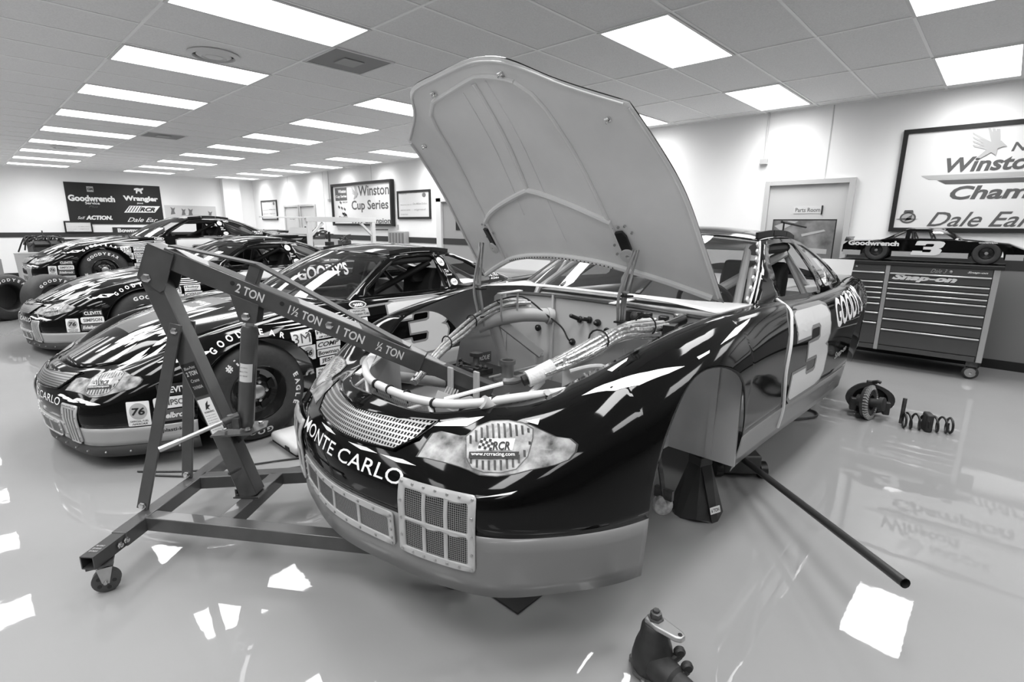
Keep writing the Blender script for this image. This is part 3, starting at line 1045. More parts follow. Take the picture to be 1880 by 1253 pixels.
def front_fittings(t, P, opened=False):
    headlight(t, P, 1); headlight(t, P, -1)
    fp = P['front']
    # wire grille in the nose between the lamps
    go = [(-.335, .556), (-.2, .549), (0, .543), (.2, .549), (.335, .556), (.318, .512), (.262, .470), (.12, .462), (0, .460), (-.12, .462), (-.262, .470), (-.318, .512)]
    b = MB(); fp.poly(b, inset(go, 1.05), off=.002, maxe=.05)
    o = b.build('grille', SATINB, t, recalc=False)
    grille_patch(o, P, 'wire_screen', fp, go, WEAVE_G, .007)
    b = MB()
    ring = [fp.pt(p[0] , p[1], .006) for p in inset(go, 1.03)]
    ring = [p for p in ring if p is not None]
    b.tube(ring + ring[:1], .006, 6)
    b.build('grille_edge', BLACK, o)
    # nose name
    letters(t, fp, 'MONTE CARLO', WHITE, -.36, .379, .046, .715, name='nose_lettering', bold=.004, space=1.0, off=.002)
    # air inlets
    duct_frame(t, P, fp, -.325, .152, .325, .278, 4, 1, 'centre_air_inlet', WEAVE_F)
    p35 = P[35]
    a = math.radians(35)
    x0, x1 = cu(35, [(.150, .347, 0)])[0][0], cu(35, [(.255, .608, 0)])[0][0]
    if not opened:
        x0, x1 = cu(35, [(.185, .40, 0)])[0][0], cu(35, [(.225, .565, 0)])[0][0]
    nx_, ny_ = (3, 2) if opened else (4, 1)
    duct_frame(t, P, p35, x0, .150, x1, .408, nx_, ny_, 'brake_duct_inlet', WEAVE_C)
    pm = Panel((0, 0, 0), (math.sin(a), math.cos(a), 0), (0, 0, 1), (-math.cos(a), math.sin(a), 0), p35.bvh, 2, 3)
    duct_frame(t, P, pm, x0, .150, x1, .408, nx_, ny_, 'brake_duct_inlet', WEAVE_C)

def flame(pts):
    return pts

def main_graphics(t, P):
    sd = P['side']; tp = P['top']
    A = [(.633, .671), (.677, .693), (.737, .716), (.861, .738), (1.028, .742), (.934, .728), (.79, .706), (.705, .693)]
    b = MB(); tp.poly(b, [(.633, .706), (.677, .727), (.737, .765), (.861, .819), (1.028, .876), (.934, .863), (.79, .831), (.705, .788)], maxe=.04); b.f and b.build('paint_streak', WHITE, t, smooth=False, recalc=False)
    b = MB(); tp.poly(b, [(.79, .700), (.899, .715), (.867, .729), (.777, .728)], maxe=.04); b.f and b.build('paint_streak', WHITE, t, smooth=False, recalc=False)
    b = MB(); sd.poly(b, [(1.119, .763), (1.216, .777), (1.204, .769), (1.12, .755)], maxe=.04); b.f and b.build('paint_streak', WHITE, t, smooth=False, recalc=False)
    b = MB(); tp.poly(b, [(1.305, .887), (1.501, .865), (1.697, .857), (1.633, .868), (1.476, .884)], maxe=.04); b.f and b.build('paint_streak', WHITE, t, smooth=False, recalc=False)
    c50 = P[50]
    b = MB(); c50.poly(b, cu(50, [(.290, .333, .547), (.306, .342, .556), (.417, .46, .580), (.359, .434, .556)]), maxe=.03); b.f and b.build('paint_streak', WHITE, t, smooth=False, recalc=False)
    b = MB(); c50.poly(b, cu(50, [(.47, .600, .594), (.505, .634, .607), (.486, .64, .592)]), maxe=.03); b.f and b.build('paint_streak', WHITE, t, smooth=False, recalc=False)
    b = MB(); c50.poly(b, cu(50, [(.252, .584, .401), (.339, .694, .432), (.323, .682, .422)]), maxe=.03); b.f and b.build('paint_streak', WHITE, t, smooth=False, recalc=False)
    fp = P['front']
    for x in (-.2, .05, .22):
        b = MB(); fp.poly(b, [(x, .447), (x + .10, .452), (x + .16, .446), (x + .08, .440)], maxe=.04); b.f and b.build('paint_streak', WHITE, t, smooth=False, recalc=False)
    number_side(t, P)
    # letters behind the door
    g = letters(t, P['side'], 'GOODY\u2019S', WHITE, 3.05, .665, .185, .86, name='quarter_lettering', bold=.03, shear=.15, rot=.05, off=.0018)
    letters(t, P['side'], 'Snap-on', LGREY, 3.12, .44, .055, .34, bold=.02, shear=.25, rot=.05, name='door_lettering')
    sticker(t, P['side'], box_poly(3.14, .245, 3.28, .285), DGREY, [('FLEET', 3.15, .254, .022, .12)], LGREY)
    # white tape cord over the door joint
    b = MB()
    pth = [(2.25, .895), (2.19, .85), (2.13, .78), (2.085, .70), (2.07, .63), (2.075, .54), (2.10, .44), (2.14, .33), (2.165, .22), (2.17, .16)]
    pts = [P['side'].pt(x, z, .004) for x, z in pth]
    pts = [p for p in pts if p is not None]
    b.tube(pts, .0085, 6, smooth=5)
    b.build('tape_cord', mat('white_tape', .70, .6), t)

def number_side(t, P):
    sh = three(P['side'], 2.19, .365, .69, .475, .06, .022, off=.0012)
    o = sh.build('door_number', mat('number_outline_vinyl', .22, .4), t, smooth=False, recalc=False)
    three(P['side'], 2.19, .365, .69, .475, .06, off=.0024).build('numeral', mat('pale_number_vinyl', .66, .35), o, smooth=False, recalc=False)
    b = MB()
    P['side'].poly(b, [(2.99, .352), (3.45, .352), (3.45, .347), (2.99, .347)])
    for z0, z1 in ((.17, .86),):
        pass
    b.build('skirt_seam', INK, t, smooth=False, recalc=False)

def closed_graphics(t, P):
    sd, tp = P['side'], P['top']
    number_side(t, P)
    r = random.Random(3)
    # brushed white streaks over hood, fenders and flanks
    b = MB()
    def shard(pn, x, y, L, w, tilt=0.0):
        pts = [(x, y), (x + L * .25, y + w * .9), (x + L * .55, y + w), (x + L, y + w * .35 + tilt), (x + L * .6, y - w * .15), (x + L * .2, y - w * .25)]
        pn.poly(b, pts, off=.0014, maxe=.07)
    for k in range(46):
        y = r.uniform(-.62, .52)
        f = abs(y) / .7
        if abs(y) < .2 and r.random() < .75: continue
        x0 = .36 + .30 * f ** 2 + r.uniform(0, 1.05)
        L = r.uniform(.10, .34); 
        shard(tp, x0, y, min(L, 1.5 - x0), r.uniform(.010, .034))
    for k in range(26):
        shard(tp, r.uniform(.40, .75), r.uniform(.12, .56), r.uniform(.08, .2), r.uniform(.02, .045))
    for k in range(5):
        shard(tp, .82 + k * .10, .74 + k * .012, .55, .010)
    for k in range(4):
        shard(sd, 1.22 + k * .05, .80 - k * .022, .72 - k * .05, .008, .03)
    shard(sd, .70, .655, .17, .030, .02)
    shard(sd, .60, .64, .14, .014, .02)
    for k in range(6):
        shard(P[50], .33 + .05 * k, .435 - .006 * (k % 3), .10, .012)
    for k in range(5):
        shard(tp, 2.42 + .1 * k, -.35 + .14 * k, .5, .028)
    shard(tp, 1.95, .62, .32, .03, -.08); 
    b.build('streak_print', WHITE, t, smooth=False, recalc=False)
    # hood lettering in the grey middle field
    b = MB()
    tp.poly(b, [(.62, -.17), (1.30, -.19), (1.30, .19), (.62, .17)], off=.0009, maxe=.08)
    o = b.build('hood_field', DGREY, t, smooth=False, recalc=False)
    l = MB()
    V, T, asp = text_tris('Goodwrench', 0, .03, 1.0)
    tp.lay(l, [(1.06 - v[1] * .10, -.17 + v[0] * .34) for v in V], T, .0022, .07)
    V, T, asp = text_tris('Service Plus', 0, .02, 1.0)
    tp.lay(l, [(1.18 - v[1] * .06, -.12 + v[0] * .24) for v in V], T, .0022, .07)
    l.build('lettering', WHITE, o, smooth=False, recalc=False)
    # contingency stickers ahead of and behind the front wheel
    sticker(t, P[65], [(p[0], p[1]) for p in box_poly(cu(65, [(.409, .781, 0)])[0][0], .288, cu(65, [(.506, .852, 0)])[0][0], .438)], WHITE, [], INK)
    x0, x1 = cu(65, [(.409, .781, 0)])[0][0], cu(65, [(.506, .852, 0)])[0][0]
    b = MB(); P[65].poly(b, ellipse((x0 + x1) / 2, .378, .046, .050), off=.0022)
    o = b.build('sticker_disc', LGREY, t, smooth=False, recalc=False)
    letters(o, P[65], '76', INK, (x0 + x1) / 2 - .035, .355, .046, .068, bold=.03, shear=.15, off=.003)
    letters(o, P[65], 'OFFICIAL FUEL', INK, x0 + .012, .313, .011, x1 - x0 - .024, off=.003)
    letters(o, P[65], 'NASCAR', INK, x0 + .02, .295, .012, x1 - x0 - .04, shear=.3, off=.003)
    sticker(t, sd, box_poly(.552, .455, .714, .525), INK, [('CLEVITE', .562, .470, .038, .145, 0, .025)], WHITE)
    so = sticker(t, sd, box_poly(.525, .378, .718, .448, .015), WHITE, [('SIMPSON', .545, .395, .036, .155, 0, .025)], DGREY)
    sticker(t, sd, box_poly(.518, .298, .714, .370), DGREY, [('Edelbrock', .53, .316, .036, .17, .25, .03)], WHITE)
    sticker(t, sd, box_poly(.535, .20, .70, .272), LGREY, [('plasti-kote', .55, .222, .03, .14, 0, .02)], INK)
    sticker(t, sd, box_poly(1.372, .628, 1.52, .732, .003), WHITE, [('3M', 1.384, .645, .07, .125, 0, .0)], DGREY)
    so = sticker(t, sd, box_poly(1.43, .512, 1.545, .622, .003), WHITE, [], INK)
    b = MB(); sd.poly(b, ellipse(1.487, .567, .045, .046), off=.0022)
    o = b.build('sticker_disc', LGREY, t, smooth=False, recalc=False)
    letters(o, sd, '76', INK, 1.457, .546, .042, .06, bold=.03, shear=.15, off=.003)
    sticker(t, sd, box_poly(1.555, .655, 1.74, .722, .003), WHITE, [('Holley', 1.565, .682, .032, .16), ('HP CARBS', 1.58, .661, .014, .12)], INK)
    sticker(t, sd, box_poly(1.555, .578, 1.755, .642, .003), WHITE, [('COMP', 1.565, .592, .036, .175, .3, .025)], INK)
    sticker(t, sd, box_poly(1.56, .520, 1.75, .572, .003), WHITE, [('Bowman', 1.568, .530, .032, .17, 0, .02)], INK)
    sticker(t, sd, box_poly(1.575, .455, 1.74, .512, .003), WHITE, [('JESEL', 1.59, .465, .036, .135, 0, .025)], INK)
    sticker(t, sd, box_poly(1.54, .358, 1.70, .440, .003), WHITE, [('HASBRO', 1.56, .415, .014, .11), ('Sports', 1.55, .370, .036, .13, .2, .03)], INK)
    b = MB(); tp2 = P['side']
    tp2.poly(b, ellipse(1.975, .858, .075, .026), off=.0014)
    o = b.build('sticker', WHITE, t, smooth=False, recalc=False)
    b = MB(); tp2.poly(b, ellipse(1.975, .858, .068, .021), off=.0022); tp2.lay(b, [], [])
    b.build('sticker_disc', INK, o, smooth=False, recalc=False)
    letters(o, tp2, '2000', WHITE, 1.935, .845, .02, .08, bold=.04, off=.003)
    sticker(t, sd, box_poly(1.885, .765, 2.05, .825, .002), LGREY, [('NASCAR', 1.91, .805, .014, .11), ('Winston Cup', 1.89, .775, .024, .155, 0, .02)], INK)
    sticker(t, sd, box_poly(1.90, .70, 2.02, .758, .002), WHITE, [('Series', 1.91, .715, .026, .10, .2)], INK)
    arc_letters(t, sd, 'GOODYEAR', WHITE, 1.13, .345, .402, 127, 64, .037, bold=.03)
    # B pillar badges
    b = MB(); sd.poly(b, ellipse(3.055, 1.135, .042, .04), off=.0016)
    o = b.build('pillar_badge', WHITE, t, smooth=False, recalc=False)
    letters(o, sd, 'cat', DGREY, 3.03, 1.12, .026, .05, off=.0024)
    letters(t, sd, 'Tim', WHITE, 3.05, 1.035, .03, .05, shear=.3, name='pillar_lettering')
    letters(t, sd, 'Brewer', WHITE, 3.05, 1.005, .022, .08, shear=.3, name='pillar_lettering')
    b = MB(); sd.poly(b, ellipse(3.12, .945, .045, .032), off=.0016)
    o = b.build('pillar_badge', WHITE, t, smooth=False, recalc=False)
    letters(o, sd, 'oil', DGREY, 3.095, .935, .02, .05, off=.0024)
    letters(t, sd, 'GOODY\u2019S', WHITE, 3.05, .665, .185, .86, name='quarter_lettering', bold=.03, shear=.15, rot=.05, off=.0018)
    letters(t, sd, 'REALTREE', WHITE, 3.62, .955, .035, .22, bold=.03, shear=.2, name='pillar_lettering')
    letters(t, sd, 'ACDelco', WHITE, 3.68, .925, .022, .15, bold=.03, shear=.2, name='pillar_lettering')

# ------------------------------------------------------------------ wheels
def make_wheel(t, s, side, spin=0.0):
    """racing wheel: tyre (with sidewall lettering), rim, hub; side -1 = driver's side (negative y)"""
    w = bpy.data.objects.new('wheel', None); COL.objects.link(w); w.parent = t
    yo = side * .905
    w.location = (s, yo * (.95 if s > 2 else 1), .345)
    w.rotation_euler = (0, spin if side < 0 else 0, 0)
    ax = (0, side, 0)
    R, r = .345, .192
    prof = [(r, .012), (r + .012, .018), (r + .05, .024), (R - .06, .016), (R - .022, -.002), (R - .006, -.022), (R, -.05), (R, -.22), (R - .02, -.262), (R - .08, -.285), (r, -.27)]
    ty = MB().lathe(prof, (0, 0, 0), ax, 56, closed=True).build('tyre', RUBBER, w)
    rim = MB().lathe([(r + .004, .012), (r - .006, .016), (r - .012, -.002), (r - .022, -.03), (r - .035, -.06), (.12, -.075), (.085, -.055), (.06, -.05), (0, -.05)], (0, 0, 0), ax, 48, caps=False).build('rim', mat('gloss_black_rim', .012, .22, coat=.8), w)
    h = MB()
    for k in range(5):
        a = 2 * PI * k / 5 + .3
        c, s_ = math.cos(a), math.sin(a)
        p = [Vector((x * c - z * s_, -.062 * side * -1 * -1, x * s_ + z * c)) for x, z in ((.092, -.024), (.140, -.040), (.155, 0), (.140, .040), (.092, .024))]
        p = [Vector((q.x, side * (-.0665 + .001 + (.012 if math.hypot(q.x, q.z) < .11 else 0)), q.z)) for q in p]
        h.add(p, [(0, 1, 2, 3, 4)])
    h.build('rim_opening', MATTEB, w, recalc=False)
    hb = MB().lathe([(.05, -.052), (.05, -.02), (.035, -.012), (0, -.012)], (0, 0, 0), ax, 20).build('hub', STEEL, w)
    for k in range(5):
        a = 2 * PI * k / 5
        n = MB()
        n.lathe([(.012, -.052), (.012, -.030), (0, -.028)], (.068 * math.cos(a), 0, .068 * math.sin(a)), ax, 6)
        n.build('wheel_nut', STEEL, w)
    # sidewall lettering: flat panel just outside the sidewall, bent to it
    if side < 0:
        def lay_arc(body, rad, a0, a1, hh, bold=.04):
            b = MB()
            m_ = len(body)
            for i, ch in enumerate(body):
                if ch == ' ': continue
                a = math.radians(a0 + (a1 - a0) * i / max(1, m_ - 1))
                V, T, asp = text_tris(ch, 0, bold, 1.0)
                wch = min(hh * asp, hh * 1.1)
                P_ = []
                for v in V:
                    rr = rad + v[1] * hh
                    aa = a - (v[0] - .5) * wch / rad
                    d = np.interp(rr, [r + .012, r + .05, R - .06, R - .022], [.018, .024, .016, -.002]) + .0015
                    P_.append((rr * math.cos(aa), -d, rr * math.sin(aa)))
                b.add(P_, T)
            b.build('sidewall_lettering', WHITE, w, smooth=False, recalc=False)
        lay_arc('GOODYEAR', .252, 138, 48, .045)
        lay_arc('#1', .252, -10, -22, .045)
        lay_arc('EAGLE', .252, 236, 192, .04)
    return w

# ------------------------------------------------------------------ cabins
def cabin(t, opened):
    tubem = CAGE if opened else mat('dark_cage_tube', .06, .4)
    tin = BAYG if opened else mat('cabin_tin', .16, .45)
    pad = MATTEB
    def tb(name, pts, r=.022, m=None, sm=0):
        MB().tube(pts, r, 10, smooth=sm).build(name, m or tubem, t)
    for sg in (-1, 1):
        tb('cage_pillar_tube', [(1.75, sg * .66, .45), (1.98, sg * .68, .84), (2.5, sg * .52, 1.165), (3.1, sg * .52, 1.175), (3.12, sg * .56, 1.15)])
        tb('main_hoop_tube', [(3.1, sg * .70, .2), (3.1, sg * .70, .86), (3.1, sg * .53, 1.16), (3.1, 0, 1.20)])
        tb('door_bar', [(1.95, sg * .74, .50), (2.5, sg * .80, .50), (3.1, sg * .70, .50)])
        tb('door_bar', [(1.98, sg * .74, .64), (2.5, sg * .80, .66), (3.1, sg * .70, .66)])
        tb('door_bar', [(2.02, sg * .72, .76), (2.5, sg * .77, .79), (3.1, sg * .70, .80)])
        tb('rear_stay_tube', [(3.1, sg * .52, 1.16), (3.9, sg * .55, .80)])
        tb('window_brace_tube', [(2.12, sg * .68, .88), (2.26, sg * .64, 1.05)], .015)
    tb('roof_cross_tube', [(2.5, -.52, 1.165), (2.5, .52, 1.165)])
    tb('dash_tube', [(2.0, -.68, .80), (2.0, .68, .80)])
    tb('hoop_diagonal_tube', [(3.1, .50, 1.12), (3.1, -.66, .35)])
    tb('hoop_diagonal_tube', [(2.98, -.58, 1.13), (2.55, -.30, .86)], .03, pad if not opened else tubem)
    tb('padded_bar', [(2.45, -.57, 1.15), (3.0, -.57, 1.165)], .033, pad)
    MB().box((2.78, 0, .21), (1.56, 1.62, .02)).build('floor_pan', tin, t)
    MB().add([(3.12, -.74, .2), (3.12, .74, .2), (3.3, .72, .86), (3.3, -.72, .86)], [(0, 1, 2, 3)]).build('rear_bulkhead', tin, t, smooth=False)
    MB().add([(3.3, -.74, .86), (3.3, .74, .86), (4.1, .64, .90), (4.1, -.64, .90)], [(0, 1, 2, 3)]).build('parcel_shelf', tin, t, smooth=False)
    d = MB(); d.add([(1.98, -.70, .84), (1.98, .70, .84), (2.10, .70, .85), (2.10, -.70, .85), (2.14, -.70, .62), (2.14, .70, .62)], [(0, 1, 2, 3), (3, 2, 5, 4)])
    d.build('dashboard', tin if opened else mat('dash_panel', .07, .5), t, smooth=False)
    # seat on the driver's side
    st = bpy.data.objects.new('seat', None); COL.objects.link(st); st.parent = t
    MB().prism([(2.62, .30), (2.66, .26), (2.98, .24), (3.06, .32), (3.15, .95), (3.13, 1.06), (3.05, 1.07), (2.99, .95), (2.92, .42), (2.70, .38)], (0, -.16, 0), (1, 0, 0), (0, 0, 1), (0, -1, 0), .42).build('seat_shell', mat('black_seat_cloth', .015, .8), st, bevel=.025)
    MB().prism(rrect(.20, .13, .05, 5, 2.86, .93), (0, -.47, 0), (1, 0, 0), (0, 0, 1), (0, 1, 0), .05).build('head_support', MATTEB, st, bevel=.012)
    # steering wheel
    sw = bpy.data.objects.new('steering_wheel', None); COL.objects.link(sw); sw.parent = t
    c0 = Vector((2.36, -.36, .80)); n0 = Vector((.86, 0, .5)).normalized()
    e1 = Vector((0, 1, 0)); e2 = n0.cross(e1)
    MB().tube([c0 + (e1 * math.cos(2 * PI * k / 28) + e2 * math.sin(2 * PI * k / 28)) * .18 for k in range(29)], .015, 8).build('wheel_ring', MATTEB, sw)
    for k in range(3):
        a = PI / 2 + 2 * PI * k / 3
        MB().bar(c0, c0 + (e1 * math.cos(a) + e2 * math.sin(a)) * .17, .03, .005, up=n0).build('spoke', STEEL, sw, smooth=False)
    MB().cyl(c0, c0 - n0 * .35, .02).build('column', SATINB, sw)

def underbody(t):  # added dark sheets that stop light under the open-bottomed shells
    MB().box((1.0, 0, .17), (1.3, 1.2, .02)).build('light_block_pan', MATTEB, t, smooth=False)
    MB().box((3.95, 0, .30), (1.3, 1.2, .02)).build('light_block_pan', MATTEB, t, smooth=False)

# ------------------------------------------------------------------ the closed cars
car = empty('race_car')
CB = build_shell(car, False)
CP = panels(CB)
front_fittings(car, CP)
closed_graphics(car, CP)
cabin(car, False)
underbody(car)
for s, sd_ in ((AX_F, -1), (AX_R, -1), (AX_F, 1), (AX_R, 1)):
    make_wheel(car, s, sd_)
place_car(car, 'c2')
def spin_front(o, a):
    for ch in o.children:
        if ch.name.startswith('wheel') and abs(ch.location.x - AX_F) < .01 and ch.location.y < 0:
            ch.rotation_euler = (0, math.radians(a), 0)
spin_front(car, -141)
tag(car, 'closed black stock car with white streaks directly behind the engine hoist', 'race car', 'black race cars')
o = copy_tree(car); place_car(o, 'c3'); spin_front(o, 30)
tag(o, 'closed black stock car between the one at the hoist and the raised one', 'race car', 'black race cars')
o = copy_tree(car); place_car(o, 'c4'); spin_front(o, 0)
tag(o, 'black stock car raised on a stand below the dark wall banner', 'race car', 'black race cars')
# the far car stands on a low display platform
t = empty('display_stand', (3.1, 12.0, 0), math.radians(-1.34), 'low dark display stand carrying the raised black car', 'stand')
for x in (-1.35, 1.35):
    for y in (-.66, .66):
        MB().box((x, y, .17), (.5, .34, .336)).build('wheel_block', MATTEB, t, bevel=.006)
MB().box((0, 0, .06), (2.3, .06, .06)).build('tie_bar', DSTEEL, t)
# ------------------------------------------------------------------ the open car on stands
main = empty('race_car')
MBV = build_shell(main, True)
MP = panels(MBV)
front_fittings(main, MP, True)
main_graphics(main, MP)
cabin(main, True)
def part(mb, name, m, parent=None, **k):
    return mb.build(name, m, parent or main, **k)
# hood standing open on its hinge arms
hood_rear = sym([(1.310, 0, 1.093), (1.345, .28, 1.072), (1.445, .52, 1.012), (1.565, .78, .925)])
hood_front = curve([(.885, -.65, 1.662), (.76, -.42, 1.745), (.655, -.28, 1.804), (.68, -.14, 1.84), (.715, 0, 1.872), (.70, .14, 1.852), (.675, .28, 1.808), (.78, .42, 1.742), (.895, .65, 1.655)])
hs1 = curve([(1.565, .78, .925), (1.40, .765, 1.12), (1.165, .73, 1.405), (.985, .68, 1.575), (.895, .65, 1.655)])
hs0 = curve([(1.565, -.78, .925), (1.40, -.765, 1.14), (1.165, -.73, 1.43), (.985, -.68, 1.59), (.885, -.65, 1.662)])
HG = coons(hood_rear, hood_front, hs0, hs1, 28, 36)
HGA = np.array([[[p[0], -p[1], p[2]] for p in r] for r in HG])
def hood_pt(u, v, off=0.0):
    i, j = u * 28, v * 36
    a, b = min(int(i), 27), min(int(j), 35)
    fi, fj = i - a, j - b
    p = (1 - fi) * (1 - fj) * HGA[a, b] + fi * (1 - fj) * HGA[a + 1, b] + (1 - fi) * fj * HGA[a, b + 1] + fi * fj * HGA[a + 1, b + 1]
    du = HGA[a + 1, b] - HGA[a, b]; dv = HGA[a, b + 1] - HGA[a, b]
    n = Vector(np.cross(du, dv)).normalized()
    if n.x > 0: n = -n          # the bare underside faces forward
    return Vector(p) + n * off
hg = MB().grid([[tuple(p) for p in r] for r in HGA])
ho = hg.build('hood', HOODG, main, recalc=False)
hm = ho.data
if hm.polygons[300].normal.x > 0:
    hm.flip_normals()
ho['label'] = 'hood propped open, bare grey underside'
hm.materials.append(BLACK)
sm = ho.modifiers.new('sheet_thickness', 'SOLIDIFY'); sm.thickness = .006; sm.offset = -1; sm.material_offset = 1; sm.material_offset_rim = 1
def rib(pts, w, name='stiffening_rib', m=HOODG, off=.004):
    b = MB()
    P_ = [hood_pt(u, v, off) for u, v in pts]
    b.tube(P_, w, 8)
    part(b, name, m, ho)
def lerp_line(a, b, n=16):
    return [(a[0] + (b[0] - a[0]) * k / n, a[1] + (b[1] - a[1]) * k / n) for k in range(n + 1)]
rib([(.012, v) for v in np.linspace(.03, .97, 40)], .016, 'rear_edge_rib')
rib(lerp_line((.02, .245), (.80, .285)) + [(.86, .30), (.90, .34)], .009)
rib(lerp_line((.02, .755), (.80, .715)) + [(.86, .70), (.90, .66)], .009)
rib(lerp_line((.90, .34), (.925, .5), 8) + lerp_line((.925, .5), (.90, .66), 8)[1:], .010)
rib(lerp_line((.375, .5), (.90, .485)), .010)
rib(lerp_line((.25, .45), (.88, .44)), .003, off=.001)
rib(lerp_line((.10, .57), (.90, .53)), .003, off=.001)
rib(lerp_line((.28, .255), (.375, .5), 8) + lerp_line((.375, .5), (.28, .745), 8)[1:], .014, 'cross_rib')
rib([(u, .012) for u in np.linspace(.02, .97, 30)], .007, 'edge_hem')
rib([(u, .988) for u in np.linspace(.02, .97, 30)], .004, 'edge_hem')
rib([(.985, v) for v in np.linspace(.02, .98, 40)], .005, 'edge_hem')
for u, v in ((.93, .62), (.87, .90), (.93, .36), (.87, .10)):
    b = MB(); p = hood_pt(u, v, .002); n = (hood_pt(u, v, .03) - hood_pt(u, v, 0)).normalized()
    b.lathe([(.012, 0), (.012, .006), (.006, .012), (.004, .022), (0, .023)], p, n, 10)
    b.box(p + n * .004, (.03, .016, .004))
    part(b, 'hood_pin_plate', CHROME, ho)
rv4 = MB()
for v in np.linspace(.30, .70, 34):
    p = hood_pt(.012, v, .02); rv4.lathe([(.004, 0), (.003, .003), (0, .004)], p, (-1, 0, -.3), 6)
part(rv4, 'rib_rivet', DSTEEL, ho)
# hinge plates, cable wheels and arms
for sg, v in ((1, .765), (-1, .235)):
    hp = bpy.data.objects.new('hood_hinge', None); COL.objects.link(hp); hp.parent = main
    c = hood_pt(.20, v, .004)
    e = (hood_pt(.26, v, .004) - hood_pt(.16, v, .004)).normalized()
    n = (hood_pt(.2, v, .05) - hood_pt(.2, v, 0)).normalized()
    sd_ = e.cross(n).normalized()
    b = MB(); b.prism([(-.055, -.022), (.05, -.022), (.05, .012), (.02, .024), (-.055, .024)], c, e, sd_, n, .016)
    part(b, 'hinge_plate', SATINB, hp, bevel=.002)
    b = MB(); b.lathe([(.006, .016), (.034, .016), (.034, .026), (.009, .028), (.006, .022)], c - e * .075, n, 20, closed=True)
    part(b, 'hinge_wheel', mat('pale_disc', .62, .4), hp)
    b = MB()
    for a_, s2 in ((.07, -.03), (.07, 0), (.07, .03), (-.02, -.05), (-.07, -.055), (.03, .05)):
        b.lathe([(.006, 0), (.006, .006), (0, .008)], c + e * a_ + sd_ * s2, n, 8)
    part(b, 'hinge_bolt', STEEL, hp)
    top = c - e * .03 + n * .03 + Vector((0, -.062 * sg, 0))
    bot = Vector((1.32, -.42, .775)) if sg > 0 else Vector((1.225, .42, .69))
    mid = top.lerp(bot, .5) + Vector((-.035, 0, .0))
    b = MB()
    for o_ in (-.012, .012):
        b.bar(top + Vector((0, o_, 0)), mid + Vector((0, o_, 0)), .005, .014, up=(1, 0, 0))
        b.bar(mid + Vector((0, o_ * .6, 0)), bot + Vector((0, o_ * .6, 0)), .005, .016, up=(1, 0, 0))
    part(b, 'hinge_arm', STEEL, hp, smooth=False)
    b = MB()
    b.tube([top, mid + Vector((-.02, .012, 0)), bot.lerp(mid, .4) + Vector((-.02, .014, 0)), bot + Vector((0, .02, .02)), bot + Vector((.05, .03, -.02))], .007, 8, smooth=5)
    b.cyl(mid - Vector((0, .02, 0)), mid + Vector((0, .02, 0)), .007, 8)
    part(b, 'wrapped_cable', mat('pale_cable_wrap', .34, .4, bump=.4, bscale=120), hp)
    b = MB()
    for f in (.55, .88):
        q = top.lerp(bot, f) + Vector((-.02, 0, 0)); b.box(q, (.05, .05, .008))
    part(b, 'cable_strap', MATTEB, hp, smooth=False)

# firewall and cowl in the engine bay
FW = mat('firewall_sheet', .50, .38, noise=.04, nscale=4)
b = MB()
fw_ = [(1.63, y, z) for y, z in ((-.76, .18), (.76, .18), (.76, .80), (.70, .845), (.3, .862), (0, .868), (-.3, .862), (-.70, .845), (-.76, .80))]
b.add(fw_, [tuple(range(9))]); b.add([(x + .01, y, z) for x, y, z in fw_], [tuple(range(9))[::-1]])
part(b, 'firewall', FW, smooth=False)
b = MB()
b.tube([(1.625, y, .852 - .018 * abs(y / .7) ** 2) for y in np.linspace(-.72, .72, 16)], .008, 8)
part(b, 'firewall_seam', DGREY)
b = MB()
b.bar((1.618, .245, .86), (1.618, .245, .20), .014, .014)
part(b, 'firewall_edge', FW)
b = MB(); b.bar((1.618, .64, .83), (1.618, .64, .20), .012, .012)
part(b, 'firewall_edge', FW)
b = MB(); b.add([(1.20, .70, .18), (1.62, .70, .18), (1.62, .70, .70), (1.30, .70, .60)], [(0, 1, 2, 3)])
b.bar((1.36, .66, .60), (1.60, .66, .60), .004, .004)
part(b, 'inner_side_sheet', PRIMER, smooth=False)
pd = Panel((1.40, .70, .40), (1, 0, 0), (0, 0, 1), (0, -1, 0))
sticker(main, pd, box_poly(0, -.02, .15, .05, .002), DGREY, [('PERDUE', .008, 0, .03, .13, .2, .03)], WHITE, off=.004)
# fittings on the firewall
def plug(y, z, d=(-1, 0, 0), L=.05, r=.012, r2=.02):
    b = MB(); p = Vector((1.628, y, z)); d = Vector(d).normalized()
    b.lathe([(r2, 0), (r2, .012), (r, .014), (r, L), (r * .6, L + .006), (0, L + .008)], p, d, 12)
    part(b, 'bulkhead_fitting', SATINB)
for y, z, d, L in ((.045, .735, (-1, .5, .45), .07), (-.02, .742, (-1, .4, .2), .05), (-.075, .735, (-1, 0, 0), .03), (.094, .60, (-1, 0, 0), .02), (-.14, .70, (-1, 0, -.5), .06), (-.12, .665, (-1, .2, -.6), .07), (.36, .645, (-1, 0, 0), .012), (.10, .47, (-1, 0, -.8), .05), (.04, .55, (-1, 0, .2), .05)):
    plug(y, z, d, L)
b = MB(); b.lathe([(.115, 0), (.115, .01), (.09, .022), (0, .022)], (1.626, -.02, .50), (-1, 0, 0), 32)
part(b, 'round_cover_plate', SATINB)
b = MB(); b.tube([(1.30, .40, .83), (1.45, .34, .85), (1.55, .24, .75), (1.60, .16, .68), (1.60, .11, .62), (1.615, .094, .60)], .005, 6, smooth=5)
part(b, 'control_cable', MATTEB)
